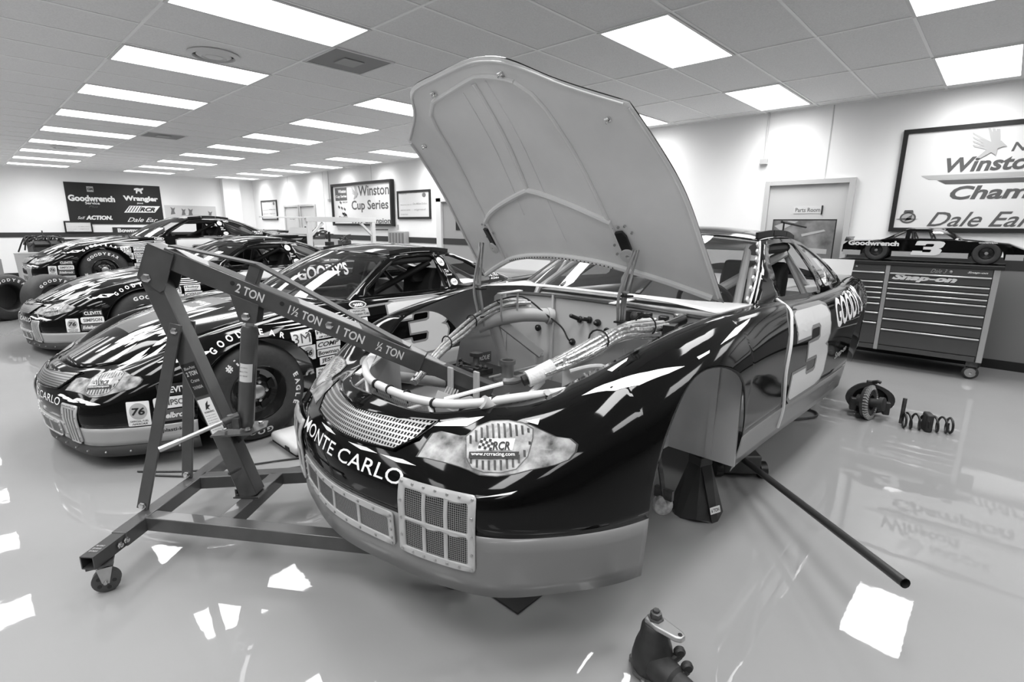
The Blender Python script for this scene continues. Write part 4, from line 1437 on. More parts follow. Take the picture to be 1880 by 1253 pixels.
# big intake tube and its stays, passenger side
b = MB(); b.tube([(1.62, .245, .735), (1.45, .33, .745), (1.30, .41, .72), (1.22, .47, .68)], .042, 14, smooth=4)
part(b, 'frame_rail_tube', BAYG)
b = MB(); b.lathe([(.05, 0), (.05, .02)], (1.60, .25, .735), (-1, .5, 0), 14); part(b, 'tube_flange', BAYG)
for sg in (1, -1):
    b = MB(); b.tube([(1.30, .42 * sg, .70), (1.42, .43 * sg, .40), (1.46, .44 * sg, .20)], .032, 12); part(b, 'frame_down_tube', BAYG)
b = MB(); b.bar((1.34, .40, .70), (1.58, .30, .50), .05, .05); b.bar((1.58, .30, .50), (1.60, .33, .36), .04, .04)
part(b, 'diagonal_brace', BAYG, bevel=.003)
b = MB(); b.tube([(1.10, .20, .40), (1.50, .12, .45)], .03, 12); b.tube([(1.1, .24, .45), (1.45, .14, .49)], .006, 6)
part(b, 'steering_shaft', BAYG)
# frame tube ring behind the nose
TUBEW = mat('white_frame_tube', .66, .4)
b = MB(); b.tube([(.75, -.66, .665), (.60, -.50, .628), (.42, -.35, .600), (.35, -.20, .590), (.335, 0, .588), (.36, .20, .592), (.46, .38, .612), (.62, .48, .645), (.70, .50, .66)], .0165, 12, smooth=5)
part(b, 'front_frame_tube', TUBEW)
b = MB()
for p in ((.335, .1), (.345, -.1), (.36, -.25), (.335, 0.0), (.50, -.42)):
    b.lathe([(.0195, -.004), (.0195, .004)], (p[0], p[1], .591 if p[0] < .4 else .612), (0, 1, 0), 10)
    b.tube([(p[0], p[1], .575), (p[0] + .005, p[1], .555)], .003, 5)
part(b, 'cable_tie', MATTEB)
for sg in (1, -1):
    b = MB(); b.tube([(.36, .22 * sg, .585), (.30, .10 * sg, .53)], .007, 8); b.tube([(.36, .22 * sg, .585), (.33, .30 * sg, .52)], .008, 8)
    part(b, 'nose_stay', TUBEW)
    b = MB(); b.tube([(.46, .40 * sg, .61), (.62, .46 * sg, .50), (1.1, .44 * sg, .36), (1.46, .44 * sg, .22)], .028, 12); part(b, 'lower_frame_rail', BAYG)
b = MB(); b.tube([(.62, .50, .66), (.55, .47, .55), (.50, .44, .45)], .02, 10); b.tube([(.63, -.56, .65), (.70, -.40, .58), (.86, -.34, .60)], .012, 8)
part(b, 'frame_stay', TUBEW)
for y0 in (.40, -.36):
    b = MB(); b.bar((.40, y0 * .72, .600), (.56, y0 * 1.12, .662), .030, .006); part(b, 'white_tab_strip', WHITE, smooth=False)
# radiator box: side sheets, wire panels, fan
b = MB(); b.add([(.36, .30, .40), (.66, .40, .40), (.64, .40, .665), (.36, .28, .585)], [(0, 1, 2, 3)]); part(b, 'radiator_side_sheet', BAYG, smooth=False)
b = MB(); b.add([(.36, -.26, .40), (.66, -.36, .40), (.64, -.36, .60), (.36, -.26, .53)], [(0, 1, 2, 3)]); part(b, 'radiator_side_sheet', BAYG, smooth=False)
b = MB(); b.bar((.36, .29, .588), (.65, .41, .668), .03, .008); part(b, 'side_sheet_flange', WHITE, smooth=False)
o = MB().add([(.33, -.28, .36), (.33, .30, .36), (.40, .30, .545), (.40, -.28, .545)], [(0, 1, 2, 3)]).build('radiator_screen', WEAVE_G, main, smooth=False)
ul = o.data.uv_layers.new(name='UVMap')
for lp in o.data.loops:
    c = o.data.vertices[lp.vertex_index].co; ul.data[lp.index].uv = (c.y, c.z)
MB().box((.43, .01, .44), (.02, .56, .2), Matrix.Rotation(.3, 3, 'Y')).build('radiator_core', mat('radiator_fins', .22, .5), main)
for y0 in (.06, -.07):
    b = MB(); b.box((.69 if y0 > 0 else .73, y0, .53), (.012, .035, .16)); part(b, 'mounting_post', BAYG, bevel=.004)
b = MB()
for k in range(5): b.tube([(.60, -.02 + .018 * k, .42), (.66, -.03 + .018 * k, .53)], .004, 6)
b.box((.63, .015, .46), (.05, .12, .09), Matrix.Rotation(.5, 3, 'Y')); part(b, 'oil_cooler_bracket', BAYG)
# dark cross member with parts standing on it
b = MB(); b.box((1.16, .13, .405), (.42, .92, .05)); part(b, 'cross_member', mat('dark_cross_member', .05, .4), bevel=.006)
b = MB(); b.lathe([(.075, 0), (.075, .012), (.05, .014), (.034, .02), (.034, .09), (.042, .092), (.042, .112), (.030, .112), (.030, .05), (0, .05)], (1.18, .18, .432), (0, 0, 1), 24)
part(b, 'filler_neck', mat('filler_metal', .5, .3, metal=.9))
cb = MB(); r_ = random.Random(11)
cb.box((1.16, .42, .445), (.13, .16, .03)); cb.lathe([(.035, 0), (.02, .03), (.018, .06), (.038, .065), (.038, .085), (0, .088)], (1.17, .42, .46), (0, 0, 1), 14)
for k in range(10):
    a, bb = (1.10 + r_.random() * .14, .34 + r_.random() * .18, .455 + r_.random() * .02), (1.10 + r_.random() * .14, .34 + r_.random() * .18, .455 + r_.random() * .03)
    cb.tube([a, bb], .007, 7); cb.lathe([(.012, -.008), (.012, .008)], bb, (r_.random(), r_.random(), .4), 8)
part(cb, 'throttle_linkage', DSTEEL)
# foil wrapped hose bundles
def hoses(name, base, n, r, jit, wrap=True, seed=1):
    q = random.Random(seed)
    for k in range(n):
        dy, dz = jit * math.cos(2 * PI * k / n), jit * .7 * math.sin(2 * PI * k / n)
        pts = [(x + q.uniform(-.012, .012), -t + dy * f + q.uniform(-.007, .007), z + dz * f + q.uniform(-.007, .007)) for (x, t, z, f) in base]
        b = MB(); b.tube(pts, r * q.uniform(.85, 1.1), 10, smooth=6); part(b, name, FOIL)
hoses('foil_hose', [(.80, .39, .665, .5), (.90, .44, .705, .9), (1.02, .49, .755, 1.2), (1.16, .50, .795, 1.0), (1.28, .53, .80, 1.5), (1.40, .56, .80, 2.0)], 9, .0125, .027, seed=4)
hoses('foil_hose', [(.66, -.30, .50, .6), (.90, -.40, .60, .8), (1.06, -.43, .67, 1), (1.20, -.44, .745, 1.1), (1.36, -.40, .80, 1.2), (1.50, -.33, .80, 1)], 5, .013, .022, seed=9)
b = MB()
for x, t, z, R in ((1.04, .485, .775, .05), (1.30, .55, .82, .052), (.95, -.41, .63, .04), (1.15, -.44, .72, .042), (1.32, -.42, .785, .042)):
    for k in range(1): b.tube([(x, -t + R * math.cos(a), z + R * .9 * math.sin(a)) for a in np.linspace(0, 2 * PI, 15)], .004, 5)
part(b, 'bundle_strap', MATTEB)
b = MB(); b.tube([(.74, -.36, .635), (.78, -.38, .65), (.84, -.41, .68)], .034, 14); part(b, 'hose_end_wrap', mat('white_cloth_tape', .7, .7, bump=.4, bscale=50))
b = MB(); b.cyl((.725, -.35, .628), (.76, -.37, .643), .022, 12); part(b, 'hose_end_plug', SATINB)
b = MB()
for k in range(4): b.tube([(.90 + .02 * k, -.52 - .01 * k, .665 + .01 * k), (.92 + .02 * k, -.54 - .01 * k, .60)], .005, 6)
b.tube([(.86, -.48, .67), (.92, -.53, .69), (.99, -.56, .68), (1.0, -.56, .62)], .01, 8, smooth=3); part(b, 'hose_rack', BAYG)
# tanks with black caps, chrome cap, fuse plates on legs
for x, t, z in ((1.56, .41, .735), (1.58, .49, .725)):
    tk = MB().lathe([(.035, 0), (.038, .02), (.038, .06), (.024, .075), (.022, .08)], (x, -t, z), (0, 0, 1), 18).build('fluid_tank', mat('milky_plastic', .7, .4), main)
    MB().lathe([(.026, .078), (.026, .10), (.022, .104), (0, .104)], (x, -t, z), (0, 0, 1), 18).build('tank_cap', SATINB, tk)
tk = MB().lathe([(.03, 0), (.03, .05), (.036, .055), (.036, .06)], (1.59, -.57, .755), (0, 0, 1), 18).build('filler_housing', BAYG, main)
MB().lathe([(.036, .06), (.032, .075), (.034, .09), (.028, .095), (0, .095)], (1.59, -.57, .755), (0, 0, 1), 12).build('filler_cap', CHROME, tk)
for t, sgn in ((-.33, 1), (.29, -1)):
    b = MB(); b.box((1.34 if t < 0 else 1.52, -t, .885), (.17 if t < 0 else .2, .035, .005), Matrix.Rotation(-.05, 3, 'Y')); part(b, 'shelf_plate', WHITE, smooth=False)
    b = MB()
    for x in ((1.27, 1.40) if t < 0 else (1.50,)):
        b.tube([(x, -t, .88), (x, -t, .76), (x + .03, -t + .02, .72)], .006, 7)
    part(b, 'shelf_leg', BAYG)
b = MB(); b.box((1.58, -.33, .80), (.05, .09, .07)); b.lathe([(.02, 0), (.022, .03), (0, .034)], (1.56, -.35, .81), (-1, 0, .3), 12); b.tube([(1.56, -.33, .79), (1.50, -.36, .75), (1.46, -.44, .78)], .006, 6, smooth=4)
part(b, 'relay_block', SATINB, bevel=.004)
b = MB(); b.box((1.40, -.62, .80), (.10, .05, .05), Matrix.Rotation(.3, 3, 'Z')); b.cyl((1.38, -.58, .80), (1.52, -.62, .835), .024, 12); part(b, 'black_connector', SATINB)
# wheel well behind the missing front wheel (driver's side), frame and hub stubs
well = MB()
arc = [(t, .20) for t in (.92, .60)] + [(.60, .50)] + [(.60 + .30 * (1 - math.cos(a)) / 1.0 * .5, .50 + .22 * math.sin(a)) for a in np.linspace(.2, PI / 2, 8)] + [(.80 + .115 * math.sin(a), .55 + .16 * math.cos(a)) for a in np.linspace(0, PI / 2, 8)]
well.prism([(-p[0], p[1]) for p in arc], (1.525, 0, 0), (0, 1, 0), (0, 0, 1), (1, 0, 0), .012)
well.add([(1.525, -.60, .20), (1.525, -.60, .72), (1.40, -.60, .72), (1.40, -.60, .20)], [(0, 1, 2, 3)])
well.bar((1.521, -.80, .21), (1.521, -.80, .66), .03, .012, up=(1, 0, 0))
part(well, 'wheel_well_sheet', mat('bare_alloy_sheet', .40, .4, metal=.35, noise=.08, nscale=5), smooth=False)
for sg in (-1,):
    b = MB(); b.tube([(.95, sg * .52, .42), (1.30, sg * .50, .40), (1.60, sg * .52, .36)], .045, 12); part(b, 'frame_rail_tube', BAYG)
    b = MB(); b.add([(.85, sg * .45, .72), (1.52, sg * .45, .74), (1.52, sg * .45, .44), (.85, sg * .45, .46)], [(0, 1, 2, 3)]); part(b, 'inner_side_sheet', BAYG, smooth=False)
    b = MB(); b.tube([(1.20, sg * .46, .40), (1.05, sg * .66, .33)], .016, 8); b.tube([(1.20, sg * .46, .28), (1.05, sg * .66, .22)], .016, 8)
    b.lathe([(.04, 0), (.045, .03), (.03, .06), (0, .06)], (1.02, sg * .64, .28), (0, sg, 0), 14); part(b, 'suspension_arm', DSTEEL)
    b = MB(); b.box((1.10, sg * .60, .46), (.10, .09, .05)); b.lathe([(.02, 0), (.02, .05), (0, .05)], (1.16, sg * .6, .46), (1, 0, 0), 12); part(b, 'rubber_bump_stop', SATINB, bevel=.01)
MB().box((1.2, 0, .24), (1.0, .9, .02)).build('light_block_pan', MATTEB, main, smooth=False)
# round clear lamp by the front wheel opening, roof hatch arm
lp = bpy.data.objects.new('fog_lamp', None); COL.objects.link(lp); lp.parent = main
lp.location = (1.36, -.68, -.02)
MB().lathe([(.0, -.05), (.03, -.045), (.048, -.01), (.05, 0)], (0, 0, 0), (-.6, -.8, .1), 20).build('lamp_shell', STEEL, lp)
MB().lathe([(.05, 0), (.045, .012), (.025, .022), (0, .025)], (0, 0, 0), (-.6, -.8, .1), 20).build('lamp_lens', HLM2, lp)
b = MB(); b.box((0, 0, .06), (.02, .09, .05)); b.tube([(0, 0, .05), (0, .02, .14), (-.02, .05, .30)], .012, 8); b.build('lamp_bracket', DSTEEL, lp)
b = MB(); b.tube([(3.15, -.50, 1.24), (3.155, -.50, 1.335)], .006, 8); b.tube([(3.14, -.49, 1.335), (3.40, -.50, 1.325), (3.66, -.50, 1.315)], .009, 8)
part(b, 'roof_strut', SATINB)
b = MB(); b.cyl((2.55, .45, 1.26), (2.55, .45, 1.33), .006, 8); b.cyl((2.55, .45, 1.325), (2.55, .45, 1.36), .011, 8); part(b, 'roof_pin', DSTEEL)
tape = MB()
for k in range(7):
    p = W_SIDE(.06 + .135 * k); tape.box((p[0] - .012, -p[1] - .004, p[2] + .008), (.05, .010, .018), Matrix.Rotation(.6, 3, 'Y'))
p = [W_SIDE(x) for x in np.linspace(.02, .98, 14)]
tape.tube([(q[0] + .012, -q[1] - .006, q[2] + .002) for q in p], .006, 6)
part(tape, 'white_tape_seam', mat('white_tape', .70, .6))
place_car(main, 'main')
tag(main, 'open-hooded black stock car on stands with its front wheels removed', 'race car', 'black race cars')

# what carries it: a jack stand, a floor jack with a long handle
JS = mat('dark_stand_paint', .035, .45)
def jack_stand(x, y, rz, lab):
    t = empty('jack_stand', (x, y, 0), rz, lab, 'jack stand', 'jack stands under the open car')
    for a in range(4):
        b = MB(); c, s = math.cos(a * PI / 2), math.sin(a * PI / 2)
        R = lambda p: (p[0] * c - p[1] * s, p[0] * s + p[1] * c, p[2])
        b.add([R(q) for q in ((.13, -.02, .0), (.13, .02, 0), (.035, .035, .30), (.035, -.035, .30), (.12, -.02, 0), (.12, .02, 0), (.03, .03, .30), (.03, -.03, .30))],
              [(0, 1, 2, 3), (7, 6, 5, 4), (0, 3, 7, 4), (1, 5, 6, 2), (0, 4, 5, 1), (3, 2, 6, 7)])
        b.add([R(q) for q in ((.035, -.035, .30), (.035, .035, .30), (.095, .095, .02), (.13, .02, .0), (.13, -.02, 0), (.095, -.095, .02))], [(0, 1, 2, 3, 4, 5)])
        b.build('leg', JS, t, smooth=False)
    MB().box((0, 0, .30), (.085, .085, .05)).build('collar', JS, t, bevel=.004)
    MB().box((0, 0, .38), (.04, .04, .18)).build('ratchet_post', DSTEEL, t, bevel=.003)
    MB().prism([(-.05, .47), (.05, .47), (.065, .505), (.05, .505), (.04, .485), (-.04, .485), (-.05, .505), (-.065, .505)], (0, -.025, 0), (1, 0, 0), (0, 0, 1), (0, 1, 0), .05).build('saddle', DSTEEL, t)
    pn = Panel((-.035, -.125, .05), (1, 0, 0), (0, .30, 1), (0, -1, .3))
    sticker(t, pn, box_poly(0, 0, .07, .035, .003), WHITE, [('6 TON', .008, .008, .018, .054)], INK, name='warning_label', off=.004)
jack_stand(2.50, .99, -.35, 'black jack stand under the front wheel opening of the open car')
jack_stand(4.65, 1.10, .2, 'black jack stand half hidden under the rear sill of the open car')
t = empty('floor_jack', (3.12, 1.02, 0), math.radians(220), 'floor jack under the open car, its long dark pipe handle sticking out', 'floor jack')
MB().bar((-.35, 0, .10), (.12, 0, .09), .22, .12).build('jack_body', JS, t, bevel=.012)
for x in (-.30, .08):
    for y in (-.13, .13):
        MB().lathe([(.05, -.02), (.05, .02), (.0, .02)], (x, y, .05), (0, 1, 0), 18).build('caster', SATINB, t)
MB().lathe([(.05, 0), (.06, .02), (.05, .03), (0, .03)], (-.28, 0, .30), (0, 0, 1), 16).build('lift_saddle', DSTEEL, t)
MB().bar((-.28, 0, .30), (.0, 0, .12), .06, .05).build('lift_arm', DSTEEL, t)
hh = Vector((2.042 - 3.12, .072 - 1.02, .3)); rz_ = -math.radians(220)
hl = Vector((hh.x * math.cos(rz_) - hh.y * math.sin(rz_), hh.x * math.sin(rz_) + hh.y * math.cos(rz_), .3))
hb = MB(); hb.tube([(.10, 0, .125), hl], .0175, 16, caps=False); hb.tube([(.10, 0, .125), hl], .0145, 16, caps=False)
hb.build('handle', mat('dark_pipe', .05, .35, metal=.4), t)
# ------------------------------------------------------------------ engine hoist
def bolt(mb, p, d, r=.011, L=.010):
    mb.lathe([(r * 1.35, 0), (r * 1.35, .002), (r, .002), (r, L), (r * .7, L + .001), (0, L + .001)], p, d, 6)
hoist = empty('engine_hoist', (.751, 2.48, 0), math.radians(-47), 'dark two ton engine hoist whose boom reaches into the open engine bay', 'engine hoist')
TZ, TS = .1675, .065
def tubebar(name, a, b, w=TS, h=TS, m=HOIST, up=(0, 0, 1), parent=None, bev=.004):
    return MB().bar(a, b, w, h, up=up).build(name, m, parent or hoist, bevel=bev)
A0, A1 = Vector((-.368, -.40, TZ)), Vector((-.325, .56, TZ))
cbar = tubebar('rear_cross_bar', A0.lerp(A1, .11), A1.lerp(A0, .11))
# open sliding ends with casters
for nm_, p0, p1 in (('near', A0.lerp(A1, .18), A0 + (A0 - A1).normalized() * .055), ('far', A1.lerp(A0, .18), A1 + (A1 - A0).normalized() * .055)):
    d = (p1 - p0).normalized(); s_ = d.cross(Vector((0, 0, 1))).normalized(); u_ = Vector((0, 0, 1))
    b = MB(); w, th = .028, .0045
    ring = lambda p, k: [p + s_ * (a * k) + u_ * (c * k) for a, c in ((-1, -1), (1, -1), (1, 1), (-1, 1))]
    V = ring(p0, w) + ring(p1, w) + ring(p1, w - th) + ring(p0, w - th)
    F = []
    for k in range(4):
        j = (k + 1) % 4
        F += [(k, j, 4 + j, 4 + k), (4 + k, 4 + j, 8 + j, 8 + k), (8 + k, 8 + j, 12 + j, 12 + k)]
    b.add(V, F)
    o = b.build('sliding_end', HOISTT, hoist, smooth=False)
    l = MB()
    pn = Panel(p1 - d * .10 - s_ * .02 + u_ * (w + .001), s_, d, u_) if nm_ == 'near' else None
    if pn:
        for k, tx in enumerate(('EXTEND LEG', 'BEFORE USE', 'CHECK PIN')):
            pn.text(l, tx, .004, .06 - k * .018, .010, .034, bold=.01)
        l.build('lettering', LGREY, o, smooth=False, recalc=False)
    c = bpy.data.objects.new('caster', None); COL.objects.link(c); c.parent = hoist
    c.location = p1 - d * .055; c.rotation_euler = (0, 0, math.radians(30))
    MB().box((0, 0, -.037), (.085, .07, .008)).build('mounting_plate', DSTEEL, c, smooth=False)
    b = MB(); b.lathe([(.022, -.052), (.026, -.044), (.022, -.040)], (0, 0, 0), (0, 0, 1), 16)
    for y in (-.022, .022):
        b.prism([(-.014, -.118), (.010, -.124), (.028, -.052), (-.026, -.052)], (.012, y - .0015, 0), (1, 0, 0), (0, 0, 1), (0, 1, 0), .003)
    b.build('fork', STEEL, c, smooth=False)
    b = MB(); b.lathe([(.012, -.018), (.040, -.018), (.049, -.014), (.049, .014), (.040, .018), (.012, .018)], (.010, 0, -.1165), (0, 1, 0), 24)
    w_ = b.build('wheel', mat('caster_wheel', .05, .5), c)
    b = MB()
    for k in range(5):
        a = 2 * PI * k / 5
        for sy in (-.0185, .0185):
            b.lathe([(.008, -.0006), (.008, .0006)], (.010 + .028 * math.cos(a), sy, -.1165 + .028 * math.sin(a)), (0, 1, 0), 10)
    b.build('wheel_hole', INK, c)
    b = MB(); b.cyl((.010, -.032, -.1165), (.010, .032, -.1165), .007, 10); b.build('axle_bolt', STEEL, c)
b = MB()
for y in (-.335, -.30): bolt(b, (-.364 + .0325, y, TZ), (1, 0, 0), .010)
b.build('locking_bolt', CHROME, hoist)
N0, N1 = Vector((-.325, -.150, TZ)), Vector((1.09, -.361, TZ))
L0, L1 = Vector((-.318, .225, TZ)), Vector((1.09, .425, TZ))
tubebar('leg', N0, N1); tubebar('leg', L0, L1)
for p in (N1, L1):
    c = bpy.data.objects.new('caster', None); COL.objects.link(c); c.parent = hoist; c.location = p - Vector((.04, 0, 0))
    MB().box((0, 0, -.037), (.085, .07, .008)).build('mounting_plate', DSTEEL, c, smooth=False)
    b = MB()
    for y in (-.022, .022): b.prism([(-.014, -.118), (.010, -.124), (.028, -.04), (-.026, -.04)], (.012, y - .0015, 0), (1, 0, 0), (0, 0, 1), (0, 1, 0), .003)
    b.build('fork', STEEL, c, smooth=False)
    b = MB(); b.lathe([(.012, -.018), (.049, -.014), (.049, .014), (.012, .018)], (.010, 0, -.1165), (0, 1, 0), 24); b.build('wheel', mat('caster_wheel'), c)
B0, B1 = Vector((.028, -.172, TZ)), Vector((.060, .255, TZ))
tubebar('cross_brace', B0, B1)
# mast
M0, M1 = Vector((.045, .035, .205)), Vector((-.285, .035, 1.262))
md = (M1 - M0).normalized()
mast = tubebar('mast', M0, M1, .082, .082, up=(1, 0, .3))
b = MB(); b.box((.035, .03, .206), (.12, .09, .008)); bolt(b, (-.01, .0, .21), (0, 0, 1)); b.box((-.015, .03, .225), (.008, .07, .04))
b.build('mast_foot_plate', HOISTT, hoist, smooth=False)
at = lambda f: M0.lerp(M1, f)
# sticker column on the near face of the mast
mp = Panel(at(.34) + Vector((-.0, -.0425, 0)) - md.cross(Vector((0, 1, 0))) * .036, md.cross(Vector((0, 1, 0))), md, (0, -1, 0))
mx = md.cross(Vector((0, 1, 0)))
mp = Panel(at(.30) - mx * .037 + Vector((0, -.0418, 0)), mx, md, (0, -1, 0))
if mp.U.x < 0: mp.U = -mp.U; mp.O = at(.30) - mp.U * .037 + Vector((0, -.0418, 0))
sticker(hoist, mp, box_poly(.004, .20, .068, .36, .002), INK, [('Blue-Point', .010, .330, .014, .052, .2), ('2 TON', .010, .300, .022, .052, 0, .05), ('Crane', .016, .268, .016, .04), ('YA960A', .012, .235, .016, .048)], LGREY, name='maker_label')
s_ = sticker(hoist, mp, box_poly(.004, .01, .068, .185, .002), WHITE, [('WARNING', .012, .115, .010, .048)] + [('use only as shown', .012, .10 - k * .012, .005, .048) for k in range(7)], DGREY, name='warning_label')
b = MB()
mp.poly(b, [(.025, .13), (.035, .16), (.05, .172), (.042, .152), (.055, .150), (.04, .140), (.046, .128), (.034, .136)], off=.0024); b.build('warning_symbol', INK, s_, recalc=False)
# two diagonal stays
for y0, y1 in ((-.115, -.012), (.19, .082)):
    b = MB(); p0, p1 = Vector((-.385 if y0 < 0 else -.37, y0, .205)), Vector((-.185, y1, 1.045))
    b.bar(p0, p1, .012, .052, up=(1, 0, 0)); b.build('stay_bar', HOIST, hoist, bevel=.002)
    b = MB(); bolt(b, p0.lerp(p1, .02) + Vector((0, -.007, 0)), (0, -1, 0), .013); bolt(b, p0.lerp(p1, .965) + Vector((0, -.007, 0)), (0, -1, 0), .012); b.build('bolt', CHROME, hoist)
# boom
P0, P1, P2 = Vector((-.215, .035, 1.338)), Vector((.892, .035, .868)), Vector((1.205, .035, .735))
bd = (P1 - P0).normalized(); bu = Vector((0, 1, 0)).cross(bd) * -1
if bu.z < 0: bu = -bu
boom = tubebar('boom', P0, P1, .08, .085, up=bu)
tubebar('boom_extension', P0.lerp(P1, .6), P2, .062, .066, up=bu)
tw = MB()
bp_ = Panel(P0 - bu * .0425 + Vector((0, -.0404, 0)), bd, bu, (0, -1, 0))
L_ = (P1 - P0).length
for tx, a in (('2 TON', .335), ('1\u00bd TON', .575), ('1 TON', .80), ('\u00bd TON', .985)):
    bp_.text(tw, tx, a, .024, .040, {5: .125, 6: .15}.get(len(tx), .125), bold=.02, off=.0012)
tw.build('lettering', mat('stencil_white', .62, .5), boom, smooth=False, recalc=False)
b = MB()
for a in (.315, .54, .90):
    c_ = P0 + bd * a + bu * (.012 if a < .8 else -.01) + Vector((0, -.0406, 0)); b.lathe([(.010, 0), (.010, .0008), (0, .0008)], c_, (0, -1, 0), 14)
b.build('pin_hole', INK, boom, recalc=False)
b = MB(); bolt(b, P0 + bd * .762 + bu * .004 + Vector((0, -.0405, 0)), (0, -1, 0), .014, .012); bolt(b, M1 + Vector((.0, -.052, -.015)), (0, -1, 0), .016, .012); b.build('pivot_bolt', CHROME, hoist)
# pivot cheeks at the mast head
b = MB()
for y in (.035 - .050, .035 + .044):
    b.prism([(-.325, 1.245), (-.262, 1.392), (-.155, 1.345), (-.215, 1.195), (-.235, 1.185)], (0, y, 0), (1, 0, 0), (0, 0, 1), (0, 1, 0), .006)
b.bar((-.26, .035, 1.392), (-.158, .035, 1.347), .100, .006, up=bu)
b.bar((-.322, .035, 1.255), (-.264, .035, 1.388), .100, .006, up=(-1, 0, .4))
b.build('pivot_bracket', HOIST, hoist, smooth=False)
# brace strap over the boom
S0, S1, S2 = P0 + bd * .01 + bu * .052, P0 + bd * .375 + bu * .125, P0 + bd * 1.02 + bu * .052
b = MB(); b.bar(S0, S1, .055, .008, up=bu, ext=.003); b.bar(S1, S2, .055, .008, up=bu, ext=.003); b.bar(S2, S2 + bd * .10 - bu * .006, .055, .008, up=bu); b.build('tension_strap', HOIST, hoist, smooth=False)
MB().bar(P0 + bd * .375 + bu * .04, S1 - bu * .004, .04, .05, up=bd).build('strap_post', HOIST, hoist, bevel=.002)
# hydraulic ram
R0, R1 = Vector((.065, .0, .565)), Vector((.138, .0, 1.07))
rd = (R1 - R0).normalized()
b = MB(); b.lathe([(.030, 0), (.036, .02), (.036, .46), (.030, .478), (0, .48)], R0, rd, 28); ram = b.build('ram_cylinder', HOIST, hoist)
b = MB(); b.cyl(R0 + rd * .47, R1 + rd * .03, .018, 14); b.build('piston_rod', STEEL, hoist)
b = MB()
for y in (-.034, .026): b.prism([(.108, 1.060), (.176, 1.053), (.195, 1.135), (.078, 1.182)], (0, y, 0), (1, 0, 0), (0, 0, 1), (0, 1, 0), .007)
b.build('ram_bracket', HOIST, hoist, smooth=False)
b = MB(); bolt(b, R1 + Vector((.0, -.036, .015)), (0, -1, 0), .015, .012); b.build('ram_bolt', CHROME, hoist)
# label wrapped on the ram
e1 = Vector((0, -1, 0)); e2 = rd.cross(e1)
G = [[R0 + rd * h + (e1 * math.cos(a) + e2 * math.sin(a)) * .0366 for a in np.linspace(-.65, .95, 10)] for h in (.225, .31)]
b = MB().grid([[tuple(p) for p in r] for r in G]); lb = b.build('ram_label', mat('paper_label', .58, .6), hoist)
pl = Panel(R0 + rd * .24 - e2 * .018, e2, rd, (0, -1, 0))
l = MB()
for k in range(3): pl.text(l, ('LONG RAM JACK', 'MAX 2 TON', 'see manual')[k], .0, .048 - .018 * k, .007, .034, off=.0385)
l.build('lettering', DGREY, lb, smooth=False, recalc=False)
b = MB(); b.add([(-.06, -.075, .545), (.13, -.075, .56), (.16, 0, .562), (.13, .085, .56), (-.06, .085, .545)], [(0, 1, 2, 3, 4)]); o = b.build('ram_shelf', HOIST, hoist, smooth=False)
sm = o.modifiers.new('thickness', 'SOLIDIFY'); sm.thickness = .008
b = MB(); b.prism([(-.03, .44), (.12, .55), (-.055, .55)], (0, .03, 0), (1, 0, 0), (0, 0, 1), (0, 1, 0), .008); b.build('shelf_gusset', HOISTT, hoist, smooth=False)
b = MB(); b.cyl((.03, -.045, .575), (.03, -.045, .635), .018, 14); b.cyl((.005, -.075, .61), (.055, -.03, .628), .017, 14); b.box((.055, -.055, .60), (.03, .02, .05)); b.build('pump_body', DSTEEL, hoist)
b = MB(); b.cyl((.02, -.05, .617), (-.130, -.175, .565), .010, 14); b.cyl((-.130, -.175, .565), (-.190, -.222, .545), .0125, 14); b.build('pump_handle', mat('worn_pale_steel', .55, .35, metal=.8), hoist)
b = MB()
for x, y in ((.10, -.05), (.12, .03), (.0, -.06)): bolt(b, (x, y, .566), (0, 0, 1), .010)
b.build('shelf_bolt', STEEL, hoist)
b = MB(); b.cyl((.005, -.075, .36), (.03, -.02, .365), .008, 8); b.build('mast_pin', HOISTT, hoist)
# ------------------------------------------------------------------ right hand side: tool chest, model car, signs, door
TB = mat('tool_chest_enamel', .072, .32, coat=.25)
TRAIL = mat('tool_chest_trim', .42, .35, metal=.3)
BRIGHT = mat('drawer_pull_alloy', .70, .3, metal=.6)
tbx = empty('tool_chest', (6.76, 0, 0), 0, 'wide dark roller tool chest with bright drawer pulls against the sign wall', 'tool chest')
y0_, y1_ = 0.0, 1.36
MB().box((.33, (y0_ + y1_) / 2, .65), (.62, y1_ - y0_ - .004, .90)).build('body', TB, tbx, bevel=.006)
MB().box((.32, (y0_ + y1_) / 2, 1.118), (.68, y1_ - y0_ + .05, .036)).build('top_mat', MATTEB, tbx, bevel=.004)
for ya, yb in ((.0, .046), (.858, .895), (1.314, 1.36)):
    MB().box((.006, (ya + yb) / 2, .645), (.03, yb - ya, .915)).build('corner_post', TRAIL, tbx, bevel=.004)
rows_r = [(.895, 1.01), (.838, .89), (.782, .833), (.725, .777), (.62, .72), (.505, .615), (.30, .50)]
lidp = MB().box((.008, .46, 1.066), (.024, .82, .075)).build('lid_front', TB, tbx, bevel=.003)
MB().box((.008, 1.105, 1.066), (.024, .415, .075)).build('lid_front', TB, tbx, bevel=.003)
def drawer(ya, yb, za, zb):
    d = MB().box((.006, (ya + yb) / 2, (za + zb) / 2), (.022, yb - ya, zb - za - .004)).build('drawer', TB, tbx, bevel=.003)
    MB().box((-.014, (ya + yb) / 2, zb - .010), (.022, yb - ya - .004, .014)).build('drawer_pull', BRIGHT, d, bevel=.004)
    return d
drs = []
for za, zb in [(.935, 1.028), (.872, .93), (.818, .868), (.762, .814), (.655, .758), (.545, .65), (.43, .54), (.245, .425)]:
    drs.append(drawer(.05, .854, za, zb))
